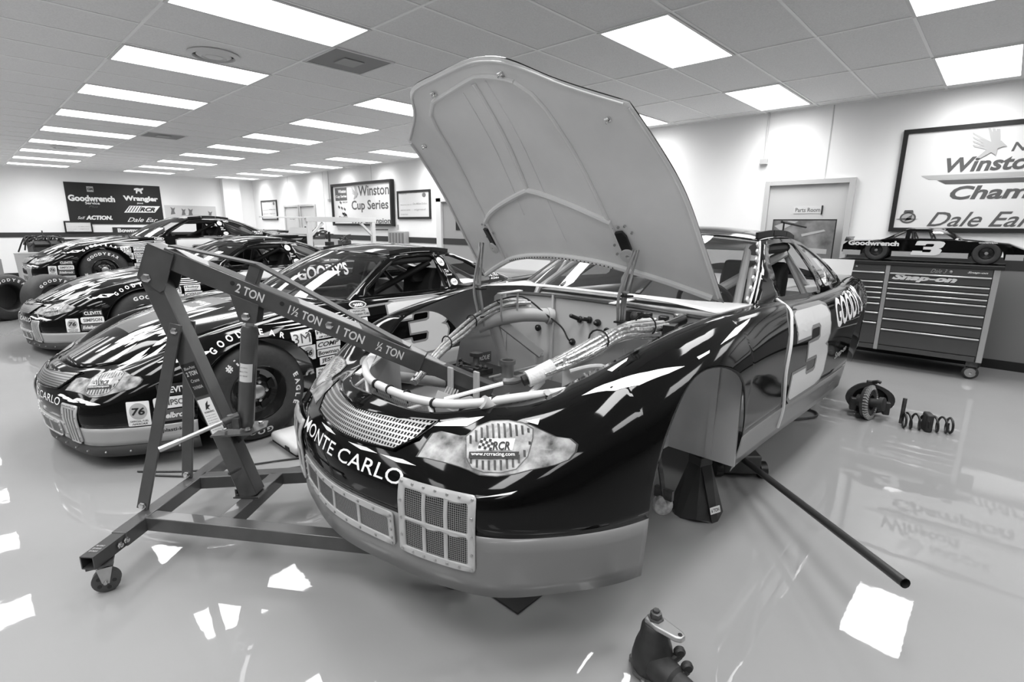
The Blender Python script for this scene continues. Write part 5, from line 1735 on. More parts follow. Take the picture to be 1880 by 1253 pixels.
for za, zb in [(.935, 1.028), (.872, .93), (.818, .868), (.762, .814), (.70, .758), (.60, .695), (.49, .595), (.245, .485)]:
    drawer(.899, 1.31, za, zb)
MB().box((.012, .68, .212), (.02, 1.25, .05)).build('base_rail', TB, tbx, bevel=.003)
tp_ = Panel((-.006, 0, 0), (0, -1, 0), (0, 0, 1), (-1, 0, 0))
letters(drs[0], tp_, 'Snap-on', mat('maker_plate', .8, .35), -.83, .940, .075, .53, bold=.06, shear=.35, off=.008, name='maker_lettering')
letters(lidp, tp_, 'Snap-on', mat('maker_plate'), -.235, 1.052, .024, .15, bold=.03, shear=.35, off=.004, name='maker_lettering')
letters(lidp, tp_, 'Dale 3', TRAIL, -.52, 1.045, .04, .13, bold=.0, shear=.5, off=.004, name='signature')
b = MB(); b.lathe([(.013, 0), (.013, .006), (.008, .008), (0, .008)], (-.006, .36, 1.062), (-1, 0, 0), 14); b.lathe([(.012, 0), (.012, .006), (0, .008)], (-.006, 1.16, 1.07), (-1, 0, 0), 14); b.build('lock', STEEL, lidp)
for x in (.08, .56):
    for y in (.07, 1.28):
        c = bpy.data.objects.new('caster', None); COL.objects.link(c); c.parent = tbx; c.location = (x, y, 0)
        MB().lathe([(.03, -.024), (.055, -.024), (.066, -.016), (.066, .016), (.055, .024), (.03, .024)], (0, 0, .066), (1, .1, 0), 24).build('tyre', mat('caster_rubber', .03, .6), c)
        MB().lathe([(.046, -.026), (.046, .026), (.02, .03), (0, .03)], (0, 0, .066), (-1, -.1, 0), 20).build('wheel_disc', STEEL, c)
        MB().lathe([(.012, .026), (.012, .05), (0, .052)], (0, 0, .066), (-1, -.1, 0), 10).build('axle_nut', CHROME, c)
        b = MB(); b.box((0, 0, .16), (.08, .09, .06)); b.box((0, .045, .11), (.05, .006, .10)); b.box((0, -.045, .11), (.05, .006, .10)); b.build('fork', DSTEEL, c, smooth=False)
# white panel leaning between the open car's spoiler and the chest is the rear spoiler itself; scale model stock car on the chest
model = empty('model_car', (7.08, .60, 1.137), 0, 'large scale model of a boxy black stock car standing on the tool chest', 'model car')
X0 = .25
def msec(y, poly): pass
# outline in (u, z): u runs along the wall, nose towards -y
def mo(pts): return [(-u, z) for u, z in pts]
outl = [(-.745, .085), (-.74, .165), (-.70, .20), (-.43, .215), (-.36, .235), (-.20, .325), (-.16, .338), (.09, .338), (.125, .328), (.27, .232), (.34, .226), (.62, .198), (.735, .150), (.745, .125), (.74, .07), (.62, .06)]
bot = []
for cx in (.47, -.42):
    bot += [(cx + .125 * math.cos(a), .085 + .120 * math.sin(a)) for a in np.linspace(0, PI, 15)]
body_out = outl + [(.60, .06)] + bot[:15] + [(.345, .06), (-.29, .06)] + bot[15:] + [(-.55, .07)]
# windows as holes
win1 = [(-.145, .318), (-.145, .238), (.215, .238), (.10, .318)]
win2 = [(-.335, .238), (-.185, .238), (-.185, .315), (-.215, .312)]
lower = [p for p in body_out]
mbv, mgl = MB(), MB()
for side in (-1, 1):
    V, T = poly_tris(lower, [win1, win2])
    V, T = refine(V, T, .06)
    def wd(u, z):
        w = .25 if z < .232 else .25 - (z - .232) * .62
        if abs(u) > .62: w -= (abs(u) - .62) * .25
        return w
    mbv.add([(side * wd(*v), -v[0], v[1]) for v in V], [t if side > 0 else t[::-1] for t in T])
    for wn in (win1, win2):
        mgl.add([(side * (wd(*p) - .004), -p[0], p[1]) for p in wn], [tuple(range(len(wn)))])
top = [(-.745, .085), (-.74, .165), (-.70, .20), (-.43, .215), (-.36, .235)]
for seg in ([(-.745, .085), (-.74, .165), (-.70, .20), (-.43, .215), (-.36, .235)], [(-.20, .325), (-.16, .338), (.09, .338), (.125, .328)], [(.27, .232), (.34, .226), (.62, .198), (.735, .150), (.745, .125), (.74, .07)]):
    mbv.grid([[(w * wd(u, z) * (1 if True else 1), -u, z + .012 * (1 - w * w)) for w in np.linspace(-1, 1, 9)] for u, z in seg])
for seg in ([(-.36, .235), (-.20, .325)], [(.125, .328), (.27, .232)]):
    mgl.grid([[(w * (wd(u, z) - .012), -u, z) for w in np.linspace(-1, 1, 5)] for u, z in seg])
    for s2 in (-1, 1):
        mbv.grid([[(s2 * (wd(u, z) - k * .022), -u, z + .001) for k in (0, 1)] for u, z in seg])
bo = mbv.build('body', BLACK, model, weld=.0005, angle=30)
mgl.build('window_glass', GLASS, model, smooth=False)
MB().box((0, .08, .10), (.40, .8, .06)).build('underbody', MATTEB, model, smooth=False)
for u0, u1 in ((-.725, -.56), (-.28, .34), (.61, .735)):
    bnd = MB()
    for s2 in (-1, 1): bnd.box((s2 * .240, -(u0 + u1) / 2, .082), (.022 if abs(u0) < .5 else .06, u1 - u0, .052))
    bnd.build('silver_sill', LGREY, model, smooth=False)
for u in (.47, -.42):
    for s2 in (-1, 1):
        w = bpy.data.objects.new('wheel', None); COL.objects.link(w); w.parent = model; w.location = (s2 * .20, -u, .112)
        R = .112
        MB().lathe([(.060, .05), (.075, .056), (R - .012, .052), (R, .035), (R, -.04), (R - .012, -.055), (.060, -.05)], (0, 0, 0), (s2, 0, 0), 36, closed=True).build('tyre', RUBBER, w)
        MB().lathe([(.062, .050), (.056, .045), (.050, .025), (.02, .022), (.018, .034), (0, .036)], (0, 0, 0), (s2, 0, 0), 28, caps=False).build('rim', mat('gloss_black_rim', .012, .22, coat=.8), w)
        MB().lathe([(.017, .034), (.014, .042), (0, .043)], (0, 0, 0), (s2, 0, 0), 10).build('hub', STEEL, w)
MB().box((0, .725, .225), (.42, .006, .05), Matrix.Rotation(.3, 3, 'X')).build('spoiler', BLACK, model, smooth=False)
mpn = Panel((-.2525, 0, 0), (0, -1, 0), (0, 0, 1), (-1, 0, 0))
three(mpn, -.12, .075, .24, .145, .25, mb=(m_ := MB()), off=.002); m_.build('door_number', WHITE, bo, smooth=False, recalc=False)
letters(bo, mpn, 'Goodwrench', WHITE, -.685, .160, .052, .46, bold=.05, off=.006, name='quarter_lettering')
letters(bo, mpn, 'GOODYEAR', WHITE, .40, .207, .012, .14, bold=.03, off=.004, name='fender_lettering')
b = MB(); b.tube([(-.02 + .04 * math.cos(a), -.02 + .0 * a, .235 + .04 * math.sin(a)) for a in np.linspace(0, 2 * PI, 20)], .005, 6); b.build('steering_wheel', MATTEB, model)
for y in (-.05, .10): MB().tube([(-.18, y, .20), (-.14, y + .05, .31), (.14, y + .05, .31), (.18, y, .20)], .008, 6).build('roll_bar', DSTEEL, model)

# signs on the right wall
SIGNW = mat('sign_white', .72, .5)
FRAMEB = mat('black_sign_frame', .012, .4)
INKG = mat('sign_grey_ink', .095, .5)
INKL = mat('sign_light_grey_ink', .42, .5)
def framed(name, lab, cat, wall, a0, a1, z0, z1, fw_=.04, depth=.03, face=SIGNW, group=None, tilt=0):
    """board on a wall; a0..a1 left to right as seen from the room"""
    if wall == 'right':
        O = Vector((XW - .004, a0, (z0 + z1) / 2)); U = Vector((0, -1, 0)); N = Vector((-1, 0, 0)); w = a0 - a1
    else:
        O = Vector((a0, YW - .004, (z0 + z1) / 2)); U = Vector((1, 0, 0)); N = Vector((0, -1, 0)); w = a1 - a0
    t = empty(name, O, 0, lab, cat, group)
    h = z1 - z0; Z = Vector((0, 0, 1))
    c = U * (w / 2)
    b = MB()
    def bx(cu_, cz, su, sz, d0, d1):
        pts = [U * (cu_ + a * su / 2) + Z * (cz + bb * sz / 2) + N * d for d in (d0, d1) for a, bb in ((-1, -1), (1, -1), (1, 1), (-1, 1))]
        b.add(pts, [(3, 2, 1, 0), (4, 5, 6, 7), (0, 1, 5, 4), (1, 2, 6, 5), (2, 3, 7, 6), (3, 0, 4, 7)])
    if fw_:
        bx(w / 2, h / 2 - fw_ / 2, w, fw_, 0, depth); bx(w / 2, -h / 2 + fw_ / 2, w, fw_, 0, depth)
        bx(fw_ / 2, 0, fw_, h - 2 * fw_, 0, depth); bx(w - fw_ / 2, 0, fw_, h - 2 * fw_, 0, depth)
        b.build('frame', FRAMEB, t, smooth=False)
    b = MB(); bx(w / 2, 0, w - 2 * fw_ + .002, h - 2 * fw_ + .002, 0, depth * .55)
    f = b.build('board', face, t, smooth=False)
    return t, f, Panel(N * (depth * .55) - Z * ((z0 + z1) / 2), U, Z, N), (w, h)
t, f, pn, _ = framed('wall_sign', 'big framed champion sign high on the wall above the model car', 'sign', 'right', 1.035, -1.95, 1.445, 2.56, .045)
def sl(b, body, ya, z, h, w, shear=.25, bold=.03, **k): pn.text(b, body, ya, z, h, w, shear=shear, bold=bold, off=.002, **k)
yy = lambda y: 1.035 - y
b = MB(); sl(b, 'Winston', yy(.618), 2.076, .152, .76, .22, .03); sl(b, 'Champion', yy(.535), 1.748, .185, 1.10, .22, .03); sl(b, 'NASCAR', yy(.115), 2.255, .09, .56, .22, .02); b.build('lettering', INKG, f, smooth=False, recalc=False)
b = MB(); sl(b, 'Dale Earnhardt', yy(.69), 1.505, .155, 1.50, .45, .008); b.build('script_lettering', INKG, f, smooth=False, recalc=False)
b = MB(); pn.poly(b, [(yy(.817), 2.056), (yy(-1.2), 2.05), (yy(-1.2), 2.002), (yy(.742), 2.008)], off=.002); b.build('upper_bar_print', INKL, f, recalc=False)
b = MB(); pn.poly(b, [(yy(.668), 2.001), (yy(-1.2), 1.99), (yy(-1.2), 1.935), (yy(.59), 1.955)], off=.002); b.build('lower_bar_print', INKG, f, recalc=False)
def eagle(b, x, z, s):
    for k in range(4):
        pn.poly(b, [(x + s * (.0 + .02 * k), z + s * (.92 - .14 * k)), (x + s * (.52 + .02 * k), z + s * (.56 - .07 * k)), (x + s * (.56), z + s * (.42 - .05 * k)), (x + s * (.03 + .03 * k), z + s * (.84 - .14 * k))], off=.002 + .0007 * k)
    for k in range(3):
        pn.poly(b, [(x + s * (.40 + .11 * k), z + s * (1.0 - .02 * k)), (x + s * (.47 + .12 * k), z + s * (.99 - .02 * k)), (x + s * (.68 + .05 * k), z + s * .55), (x + s * (.56 + .04 * k), z + s * .50)], off=.0055 + .0007 * k)
    pn.poly(b, [(x + s * .50, z + s * .55), (x + s * .80, z + s * .56), (x + s * .98, z + s * .36), (x + s * .86, z + s * .36), (x + s * .74, z + s * .30), (x + s * .74, z + s * .08), (x + s * .60, z + s * .20), (x + s * .34, z + s * .02), (x + s * .24, z + s * .04), (x + s * .44, z + s * .28)], off=.0085)
b = MB(); eagle(b, yy(.445), 2.20, .30); b.build('eagle_print', INKL, f, recalc=False)
b = MB(); pn.poly(b, ellipse(yy(.872), 1.60, .075, .062), off=.002); pn.poly(b, [(yy(.92), 1.655), (yy(.825), 1.655), (yy(.835), 1.685), (yy(.91), 1.685)], off=.002)
o = b.build('emblem_print', INKG, f, recalc=False)
b = MB(); pn.poly(b, ellipse(yy(.872), 1.60, .058, .046), off=.003); b.build('emblem_ring', INKL, f, recalc=False)
b = MB(); pn.poly(b, [(yy(.985), 1.585), (yy(.90), 1.598), (yy(.77), 1.585), (yy(.90), 1.575)], off=.004); pn.poly(b, [(yy(.90), 1.56), (yy(.84), 1.58), (yy(.83), 1.64), (yy(.88), 1.60)], off=.004); b.build('emblem_wings', INKG, f, recalc=False)

# the second champion sign, further along the wall
t, f, pn, _ = framed('wall_sign', 'smaller looking framed 1991 champion sign further along the white wall', 'sign', 'right', 14.0, 11.06, 1.44, 2.555, .06, .10)
yy = lambda y: 14.0 - y
b = MB(); sl(b, 'Winston', yy(12.62), 2.20, .26, 1.42, 0, .02); sl(b, 'Cup Series', yy(12.99), 1.785, .31, 1.74, 0, .02); sl(b, '1991', yy(13.0), 1.50, .12, .50, 0, .035); sl(b, 'Champion', yy(12.40), 1.47, .17, 1.22, 0, .025); b.build('lettering', INKG, f, smooth=False, recalc=False)
b = MB(); pn.poly(b, box_poly(yy(13.83), 2.11, yy(13.20), 2.45, .002), off=.002); o = b.build('series_badge', INKG, f, recalc=False)
b = MB(); sl(b, 'Winston', yy(13.66), 2.31, .09, .42, 0, .03); sl(b, 'Cup Series', yy(13.80), 2.17, .09, .58, 0, .03)
for v in range(len(b.v)): b.v[v] = (b.v[v][0] - .003, b.v[v][1], b.v[v][2])
b.build('lettering', SIGNW, f, smooth=False, recalc=False)
b = MB(); eagle(b, yy(12.96), 2.12, .36); b.build('eagle_print', INKL, f, recalc=False)
b = MB()
for i in range(4):
    for j in range(3):
        if (i + j) % 2: continue
        x = yy(13.72) + .10 * i + .05 * j; z = 2.0 - .09 * i + .06 * j - .06
        pn.poly(b, [(x, z), (x + .09, z - .05), (x + .12, z), (x + .03, z + .05)], off=.002)
sl(b, 'NASCAR', yy(13.45), 2.04, .05, .25); pn.poly(b, [(yy(13.5), 1.76), (yy(13.38), 1.80), (yy(13.25), 1.70), (yy(13.4), 1.69)], off=.002); sl(b, 'Racing', yy(13.72), 1.63, .07, .50, .3)
b.build('flag_print', INKG, f, recalc=False)
def cheque(lab, wall, a0, a1, z0, z1, fw_, seal=True):
    t, f, pn, (w, h) = framed('framed_certificate', lab, 'certificate', wall, a0, a1, z0, z1, fw_, .03, SIGNW, 'framed certificates on the walls')
    zc = (z0 + z1) / 2
    b = MB()
    for tx, x, z, hh, ww in (('Winston Cup', .10, .36, .05, .20), ('1991 Champion', .42, .38, .04, .2), ('Pay to the order of', .10, -.02, .035, .34), ('One Million Dollars', .48, .0, .05, .42), ('and no cents', .10, -.20, .04, .3), ('signed', .52, -.22, .06, .34), ('memo', .10, -.36, .035, .22)):
        pn.text(b, tx, x * w, zc + z * h, hh * h * 1.4, ww * w, shear=.15, bold=.01, off=.002)
    b.build('lettering', INKL, f, smooth=False, recalc=False)
    if seal:
        b = MB(); pn.poly(b, ellipse(.82 * w, zc + .32 * h, .055 * w, .08 * h), off=.002); b.build('seal_print', mat('seal_ink', .16, .5), f, recalc=False)
cheque('framed certificate next to the 1991 champion sign', 'right', 10.92, 9.63, 1.61, 2.265, .05)
cheque('framed certificate beside the pair of far doors, near the corner', 'right', 19.08, 17.82, 1.60, 2.25, .045)
cheque('framed certificate on the back wall under the dark banner', 'back', 2.24, 2.88, 1.175, 1.51, .035, False)

# doors of the right wall
def wall_door(n, ya, yb, ztop, sign=None, m=DOORM, recess=.04, sz=1.70):
    fr = MB()
    jw = .06
    fr.box((XW - .02, ya + jw / 2, ztop / 2), (.06, jw, ztop)); fr.box((XW - .02, yb - jw / 2, ztop / 2), (.06, jw, ztop)); fr.box((XW - .02, (ya + yb) / 2, ztop - jw / 2), (.06, yb - ya - 2 * jw, jw))
    d = struct('door_%d' % n, MB().box((XW - .004, (ya + yb) / 2, (ztop - jw) / 2), (.01, yb - ya - 2 * jw, ztop - jw)), m, smooth=False)
    f = fr.build('door_frame', TRIMM, d, bevel=.003)
    b = MB(); b.lathe([(.025, 0), (.025, .01), (.012, .014), (.012, .04), (.028, .05), (.028, .075), (0, .08)], (XW - .01, ya + .13, 1.0), (-1, 0, 0), 16); b.build('door_knob', STEEL, d)
    if sign:
        s_ = MB().box((XW - .011, (sign[1] + sign[2]) / 2, sz), (.004, sign[1] - sign[2], .085)).build('door_sign', mat('door_sign_plate', .62, .5), d, smooth=False)
        pp = Panel((XW - .013, sign[1], sz - .03), (0, -1, 0), (0, 0, 1), (-1, 0, 0))
        letters(s_, pp, sign[0], INKG, .02, .008, .05, sign[1] - sign[2] - .045, bold=.01, off=.001)
    return d
d1 = wall_door(1, 1.43, 2.455, 2.075, ('Parts Room', 2.08, 1.75))
MB().box((XW - .016, 1.755, 1.70), (.012, .014, .11)).build('sign_end_clip', SATINB, d1, smooth=False)
wall_door(2, 15.12, 16.15, 2.06, ('Office', 15.85, 15.45), sz=1.62)
wall_door(3, 16.22, 17.25, 2.06, ('Storage', 16.95, 16.55), sz=1.62)
# passage opening with its white jamb
fr = MB(); fr.box((XW - .03, 9.30, 1.03), (.08, .17, 2.06)); fr.box((XW - .03, 8.5, 2.02), (.08, 1.8, .09)); fr.box((XW - .03, 7.68, 1.03), (.08, .17, 2.06))
d4 = struct('door_4', MB().box((XW - .004, 8.5, 1.0), (.01, 1.5, 2.0)), mat('passage_door', .32, .5), smooth=False)
fr.build('door_frame', mat('white_jamb', .72, .5), d4, bevel=.004)
MB().box((XW - .012, 8.5, 1.125), (.01, 1.48, .13)).build('door_stripe', STRIPE, d4, smooth=False)
MB().box((XW - .012, 8.55, 1.48), (.012, .45, .22)).build('door_pane', MATTEB, d4, smooth=False)
# photo board standing before the parts room door
t = empty('photo_poster', (7.44, 1.92, 0), 0, 'large grey photo poster of the workshop leaning before the parts room door', 'poster')
PHOTO = mat('photo_print', .16, .4, noise=.9, nscale=4.0)
MB().box((0, 0, .80), (.012, .73, 1.57)).build('backing_board', MATTEB, t, smooth=False)
MB().box((-.008, 0, 1.30), (.004, .71, .54)).build('photo_print', PHOTO, t, smooth=False)
b = MB(); pq = Panel((-.012, .36, 0), (0, -1, 0), (0, 0, 1), (-1, 0, 0))
pq.poly(b, [(.02, 1.50), (.18, 1.56), (.30, 1.56), (.10, 1.44)], off=.0005); pq.poly(b, [(.35, 1.40), (.60, 1.46), (.62, 1.44), (.36, 1.37)], off=.0005); pq.poly(b, [(.02, 1.25), (.66, 1.22), (.66, 1.16), (.02, 1.18)], off=.0005)
b.build('bright_picture_area', INKL, t, recalc=False)
# conduit, thermostat, switch boxes
def conduit(y, z0, lab, box=True, r=.012):
    t = empty('wall_conduit', (XW - .02, y, 0), 0, lab, 'conduit', 'conduits on the sign wall')
    MB().cyl((0, 0, z0), (0, 0, HC), r, 10).build('pipe', mat('painted_conduit', .60, .5), t)
    if box: MB().box((-.012, 0, z0 - .03), (.045, .09, .07)).build('junction_box', mat('pale_box', .5, .5), t, bevel=.004)
conduit(2.51, 2.36, 'thin white conduit coming down the wall above the parts room door')
conduit(14.25, 2.17, 'thin conduit ending in a small box between the far doors and the champion sign')
t = MB().box((XW - .012, 10.98, 1.42), (.02, .09, .12)).build('wall_switch', mat('pale_box'), None, bevel=.003)
tag(t, 'small pale wall switch under the framed certificate by the champion sign', 'switch')
t = empty('wall_heater', (XW - .06, 10.88, 1.08), 0, 'grey louvred wall heater under the certificate beside the passage', 'heater')
MB().box((0, 0, 0), (.12, .72, .48)).build('casing', mat('heater_paint', .36, .5), t, bevel=.01)
b = MB()
for k in range(5): b.box((-.063, -.26 + .13 * k, 0), (.008, .075, .40))
b.build('louvre', mat('heater_louvre', .17, .5), t, smooth=False)
# ------------------------------------------------------------------ back wall and the clutter behind the cars
t, f, pn, _ = framed('wall_banner', 'black banner with white team lettering on the back wall', 'banner', 'back', 2.385, 4.715, 1.425, 2.60, 0, .02, mat('black_banner_cloth', .010, .6))
xx = lambda x: x - 2.385
def bl(b, body, x, z, h, w, shear=0, bold=.03): pn.text(b, body, xx(x), z, h, w, shear=shear, bold=bold, off=.002)
b = MB(); bl(b, 'Goodwrench', 2.43, 2.07, .18, 1.09, 0, .05); bl(b, 'Service', 2.80, 1.99, .075, .34, 0, .02); bl(b, 'Wrangler', 3.73, 2.09, .19, .90, 0, .05); bl(b, 'JEANS', 4.06, 2.035, .045, .16); bl(b, 'ACTION.', 2.76, 1.55, .125, .63, .2, .06); bl(b, 'Self', 2.57, 1.565, .08, .18, .4, .0)
bl(b, 'Dale Ear', 3.75, 1.50, .13, .80, .55, .004)
b.build('lettering', WHITE, f, smooth=False, recalc=False)
b = MB(); bl(b, 'Plus', 2.87, 1.90, .06, .22, .4, 0); b.build('faint_lettering', DGREY, f, smooth=False, recalc=False)
b = MB(); pn.poly(b, box_poly(xx(2.885), 2.345, xx(3.04), 2.50, .003), off=.002); o = b.build('square_badge', LGREY, f, recalc=False)
b = MB(); pn.text(b, 'GM', xx(2.90), 2.39, .07, .125, bold=.04, off=.004); b.build('lettering', INK, f, smooth=False, recalc=False)
b = MB(); pn.poly(b, [(xx(4.04), 2.50), (xx(4.12), 2.52), (xx(4.20), 2.50), (xx(4.28), 2.53), (xx(4.27), 2.47), (xx(4.22), 2.44), (xx(4.24), 2.36), (xx(4.20), 2.35), (xx(4.17), 2.42), (xx(4.12), 2.42), (xx(4.10), 2.35), (xx(4.07), 2.36), (xx(4.08), 2.45), (xx(4.03), 2.45)], off=.002); b.build('horse_print', WHITE, f, recalc=False)
b = MB(); pn.poly(b, [(xx(3.70), 1.775), (xx(4.50), 1.79), (xx(4.66), 1.99), (xx(3.86), 1.98)], off=.002); o = b.build('team_badge', WHITE, f, recalc=False)
b = MB(); pn.text(b, 'RCR', xx(4.10), 1.815, .13, .42, shear=.45, bold=.05, off=.004)
for k in range(5): pn.poly(b, [(xx(3.76 + .07 * k), 1.80), (xx(3.785 + .07 * k), 1.80), (xx(3.895 + .07 * k), 1.965), (xx(3.87 + .07 * k), 1.965)], off=.004)
b.build('lettering', INK, f, smooth=False, recalc=False)
t, f, pn, _ = framed('wall_sign', 'narrow dark brand sign low on the back wall below the banner', 'sign', 'back', 3.35, 4.70, 1.16, 1.335, 0, .02, mat('dark_sign', .03, .5))
b = MB(); pn.text(b, 'Bowman', .12, 1.185, .12, .62, bold=.05, off=.002); b.build('lettering', WHITE, f, smooth=False, recalc=False)
t, f, pn, _ = framed('wall_picture', 'pale wide picture with small dark figures on the back wall beside the banner', 'picture', 'back', 4.78, 6.27, 1.60, 2.03, 0, .015, mat('pale_picture', .60, .5))
b = MB()
for x, z, s in ((.22, 1.86, .12), (.52, 1.83, .11), (.72, 1.82, .13), (1.30, 1.76, .12)):
    pn.poly(b, [(x - s * .6, z - s), (x - s * .3, z + s * .2), (x - s * .5, z + s), (x + s * .1, z + s * .6), (x + s * .6, z + s * .9), (x + s * .3, z), (x + s * .5, z - s * .8)], off=.002)
b.build('figure_print', mat('picture_grey', .16, .5), f, recalc=False)

# loose racing tyres in front of the far cars
def loose_tyre(name, loc, rz, lab, R=.35, r=.20, w=.30, lean=0):
    t = empty(name, (loc[0], loc[1], R), rz, lab, 'tyre', 'loose racing tyres')
    t.rotation_euler = (lean, 0, rz)
    ty = MB().lathe([(r, -w / 2 + .03), (r + .02, -w / 2 + .01), (R - .07, -w / 2), (R - .02, -w / 2 + .02), (R, -w / 2 + .05), (R, w / 2 - .05), (R - .02, w / 2 - .02), (R - .07, w / 2), (r + .02, w / 2 - .01), (r, w / 2 - .03), (r - .004, 0)], (0, 0, 0), (0, 1, 0), 48, closed=True).build('tread', RUBBER, t)
    rim = MB().lathe([(r, -w / 2 + .03), (r - .01, -w / 2 + .04), (r - .03, 0), (.05, .03), (0, .03)], (0, 0, 0), (0, 1, 0), 36, caps=False).build('rim', SATINB, t)
    for body, a0, a1, hh in (('GOODYEAR', 135, 30, .045), ('EAGLE', -20, -70, .045)):
        b = MB()
        for i, ch in enumerate(body):
            a = math.radians(a0 + (a1 - a0) * i / (len(body) - 1))
            V, T, asp = text_tris(ch, 0, .04, 1.0)
            wc = min(hh * asp, hh * 1.1); rad = (R + r) / 2 - .03
            b.add([((rad + v[1] * hh) * math.cos(a - (v[0] - .5) * wc / rad), -w / 2 - .0025 + (.006 if rad + v[1] * hh < r + .03 else 0), (rad + v[1] * hh) * math.sin(a - (v[0] - .5) * wc / rad)) for v in V], T)
        b.build('sidewall_lettering', WHITE, ty, smooth=False, recalc=False)
loose_tyre('racing_tyre', (.40, 11.05), math.radians(32), 'loose racing tyre whose open side shows, next to the parked cars')
loose_tyre('racing_tyre', (.90, 10.55), math.radians(24), 'loose racing tyre half hidden behind the nose of a parked black car')
loose_tyre('racing_tyre', (.22, 14.3), math.radians(75), 'loose racing tyre standing edge-on by the pale bin, behind two others', .36)
# engine on a stand, tall pale bin
t = empty('display_engine', (1.30, 14.9, 0), .2, 'bare engine with hoses on a stand behind the far tyres', 'engine')
b = MB()
for x in (-.25, .25):
    for y in (-.2, .2): b.cyl((x, y, 0), (x * .8, y * .8, .75), .02, 8)
b.box((0, 0, .76), (.55, .45, .03)); b.build('stand', DSTEEL, t, smooth=False)
MB().box((0, 0, .90), (.46, .36, .24)).build('engine_block', DSTEEL, t, bevel=.02)
for s2 in (-1, 1):
    MB().box((0, s2 * .18, 1.02), (.44, .12, .10), Matrix.Rotation(s2 * .6, 3, 'X')).build('valve_cover', SATINB, t, bevel=.015)
b = MB(); q = random.Random(5)
for k in range(14):
    p0 = (q.uniform(-.3, .3), q.uniform(-.22, .22), q.uniform(.95, 1.12)); p1 = (q.uniform(-.4, .4), q.uniform(-.28, .28), q.uniform(.85, 1.15)); pm = ((p0[0] + p1[0]) / 2, (p0[1] + p1[1]) / 2, 1.18)
    b.tube([p0, pm, p1], .014, 6, smooth=4)
b.build('hose', SATINB, t)
MB().lathe([(.09, 1.08), (.10, 1.12), (.06, 1.14), (.0, 1.14)], (0, 0, 0), (0, 0, 1), 20).build('carburettor', DSTEEL, t)
b = MB(); b.cyl((.02, .02, 1.10), (.02, .02, 1.30), .012, 8); b.build('lifting_eye', DSTEEL, t)
t = MB().lathe([(.20, 0), (.21, .02), (.24, .88), (.25, .90), (.23, .90), (.20, .05), (0, .05)], (.98, 13.6, 0), (0, 0, 1), 24).build('waste_bin', mat('pale_plastic_bin', .55, .5), None)
tag(t, 'tall pale bin behind the loose tyres', 'bin')
# long counter under the banner
t = empty('wall_counter', (4.0, YW - .32, 0), 0, 'long low counter along the back wall behind the raised car', 'counter')
MB().box((0, 0, .98), (4.6, .56, .05)).build('counter_top', mat('counter_dark', .03, .5), t, bevel=.004)
b = MB()
for x in (-2.2, -1.1, 0, 1.1, 2.2): b.box((x, 0, .48), (.05, .5, .95))
b.build('counter_leg', STEEL, t, smooth=False)
MB().box((0, .1, .55), (4.4, .3, .03)).build('shelf', mat('counter_shelf', .4, .5), t, smooth=False)
for k in range(3):
    o = MB().lathe([(.06, 0), (.065, .12), (.05, .14), (.05, .16), (0, .165)], (-.1 + .27 * k, 17.2 + .1 * k, .0), (0, 0, 1), 16).build('paint_can', STEEL, None)
    o.location = (0, 0, .62)
    tag(o, ('shiny can on the low grey box, first from the open tyre', 'shiny can in the middle of the low box behind the tyres', 'shiny can on the low grey box, last towards the raised car')[k], 'can', 'cans on the box')
t = MB().box((.2, 17.35, .31), (1.0, .5, .62)).build('storage_box', mat('box_grey', .25, .6), None, bevel=.01)
tag(t, 'grey storage box under three shiny cans', 'box')
# gantry crane, bench with parts, pole with a crossbar
t = empty('gantry_crane', (5.75, 10.4, 0), 0, 'white gantry crane frame standing between the middle car and the sign wall', 'gantry crane')
GW = mat('white_gantry_paint', .66, .45)
MB().box((0, 0, 1.575), (1.62, .09, .10)).build('cross_beam', GW, t, bevel=.004)
MB().box((-1.25, 0, 1.605), (.9, .05, .03)).build('beam_arm', GW, t, bevel=.003)
for x in (-.74, .74):
    MB().box((x, 0, .80), (.085, .085, 1.5)).build('post', GW, t, bevel=.004)
    MB().bar((x - .30 * (1 if x > 0 else -1), 0, 1.50), (x, 0, 1.22), .05, .05).build('corner_brace', GW, t, bevel=.003)
    MB().box((x, 0, .05), (.10, .95, .06)).build('foot_bar', GW, t, bevel=.004)
t = empty('workbench', (6.65, 13.2, 0), 0, 'grey workbench with parts on it below the 1991 champion sign', 'workbench')
MB().box((0, 0, .92), (1.5, 2.6, .06)).build('bench_top', mat('bench_top', .30, .5), t, bevel=.005)
MB().box((0, 0, .62), (1.4, 2.5, .52)).build('bench_cabinet', mat('bench_cabinet', .13, .5), t, bevel=.005)
b = MB()
for x in (-.65, .65):
    for y in (-1.2, 1.2): b.box((x, y, .18), (.07, .07, .36))
b.build('bench_leg', DSTEEL, t, smooth=False)
t = empty('parts_tray', (6.70, 13.5, .951), 0, 'pale shallow tray lying on the workbench under the dark heap of parts', 'tray')
MB().box((0, 0, .005), (.7, 1.1, .01)).build('tray_floor', mat('bench_tray', .5, .5), t)
b = MB()
for x, y, sx, sy in ((.345, 0, .01, 1.1), (-.345, 0, .01, 1.1), (0, .545, .68, .01), (0, -.545, .68, .01)): b.box((x, y, .075), (sx, sy, .13))
b.build('tray_rim', mat('bench_tray'), t, smooth=False)
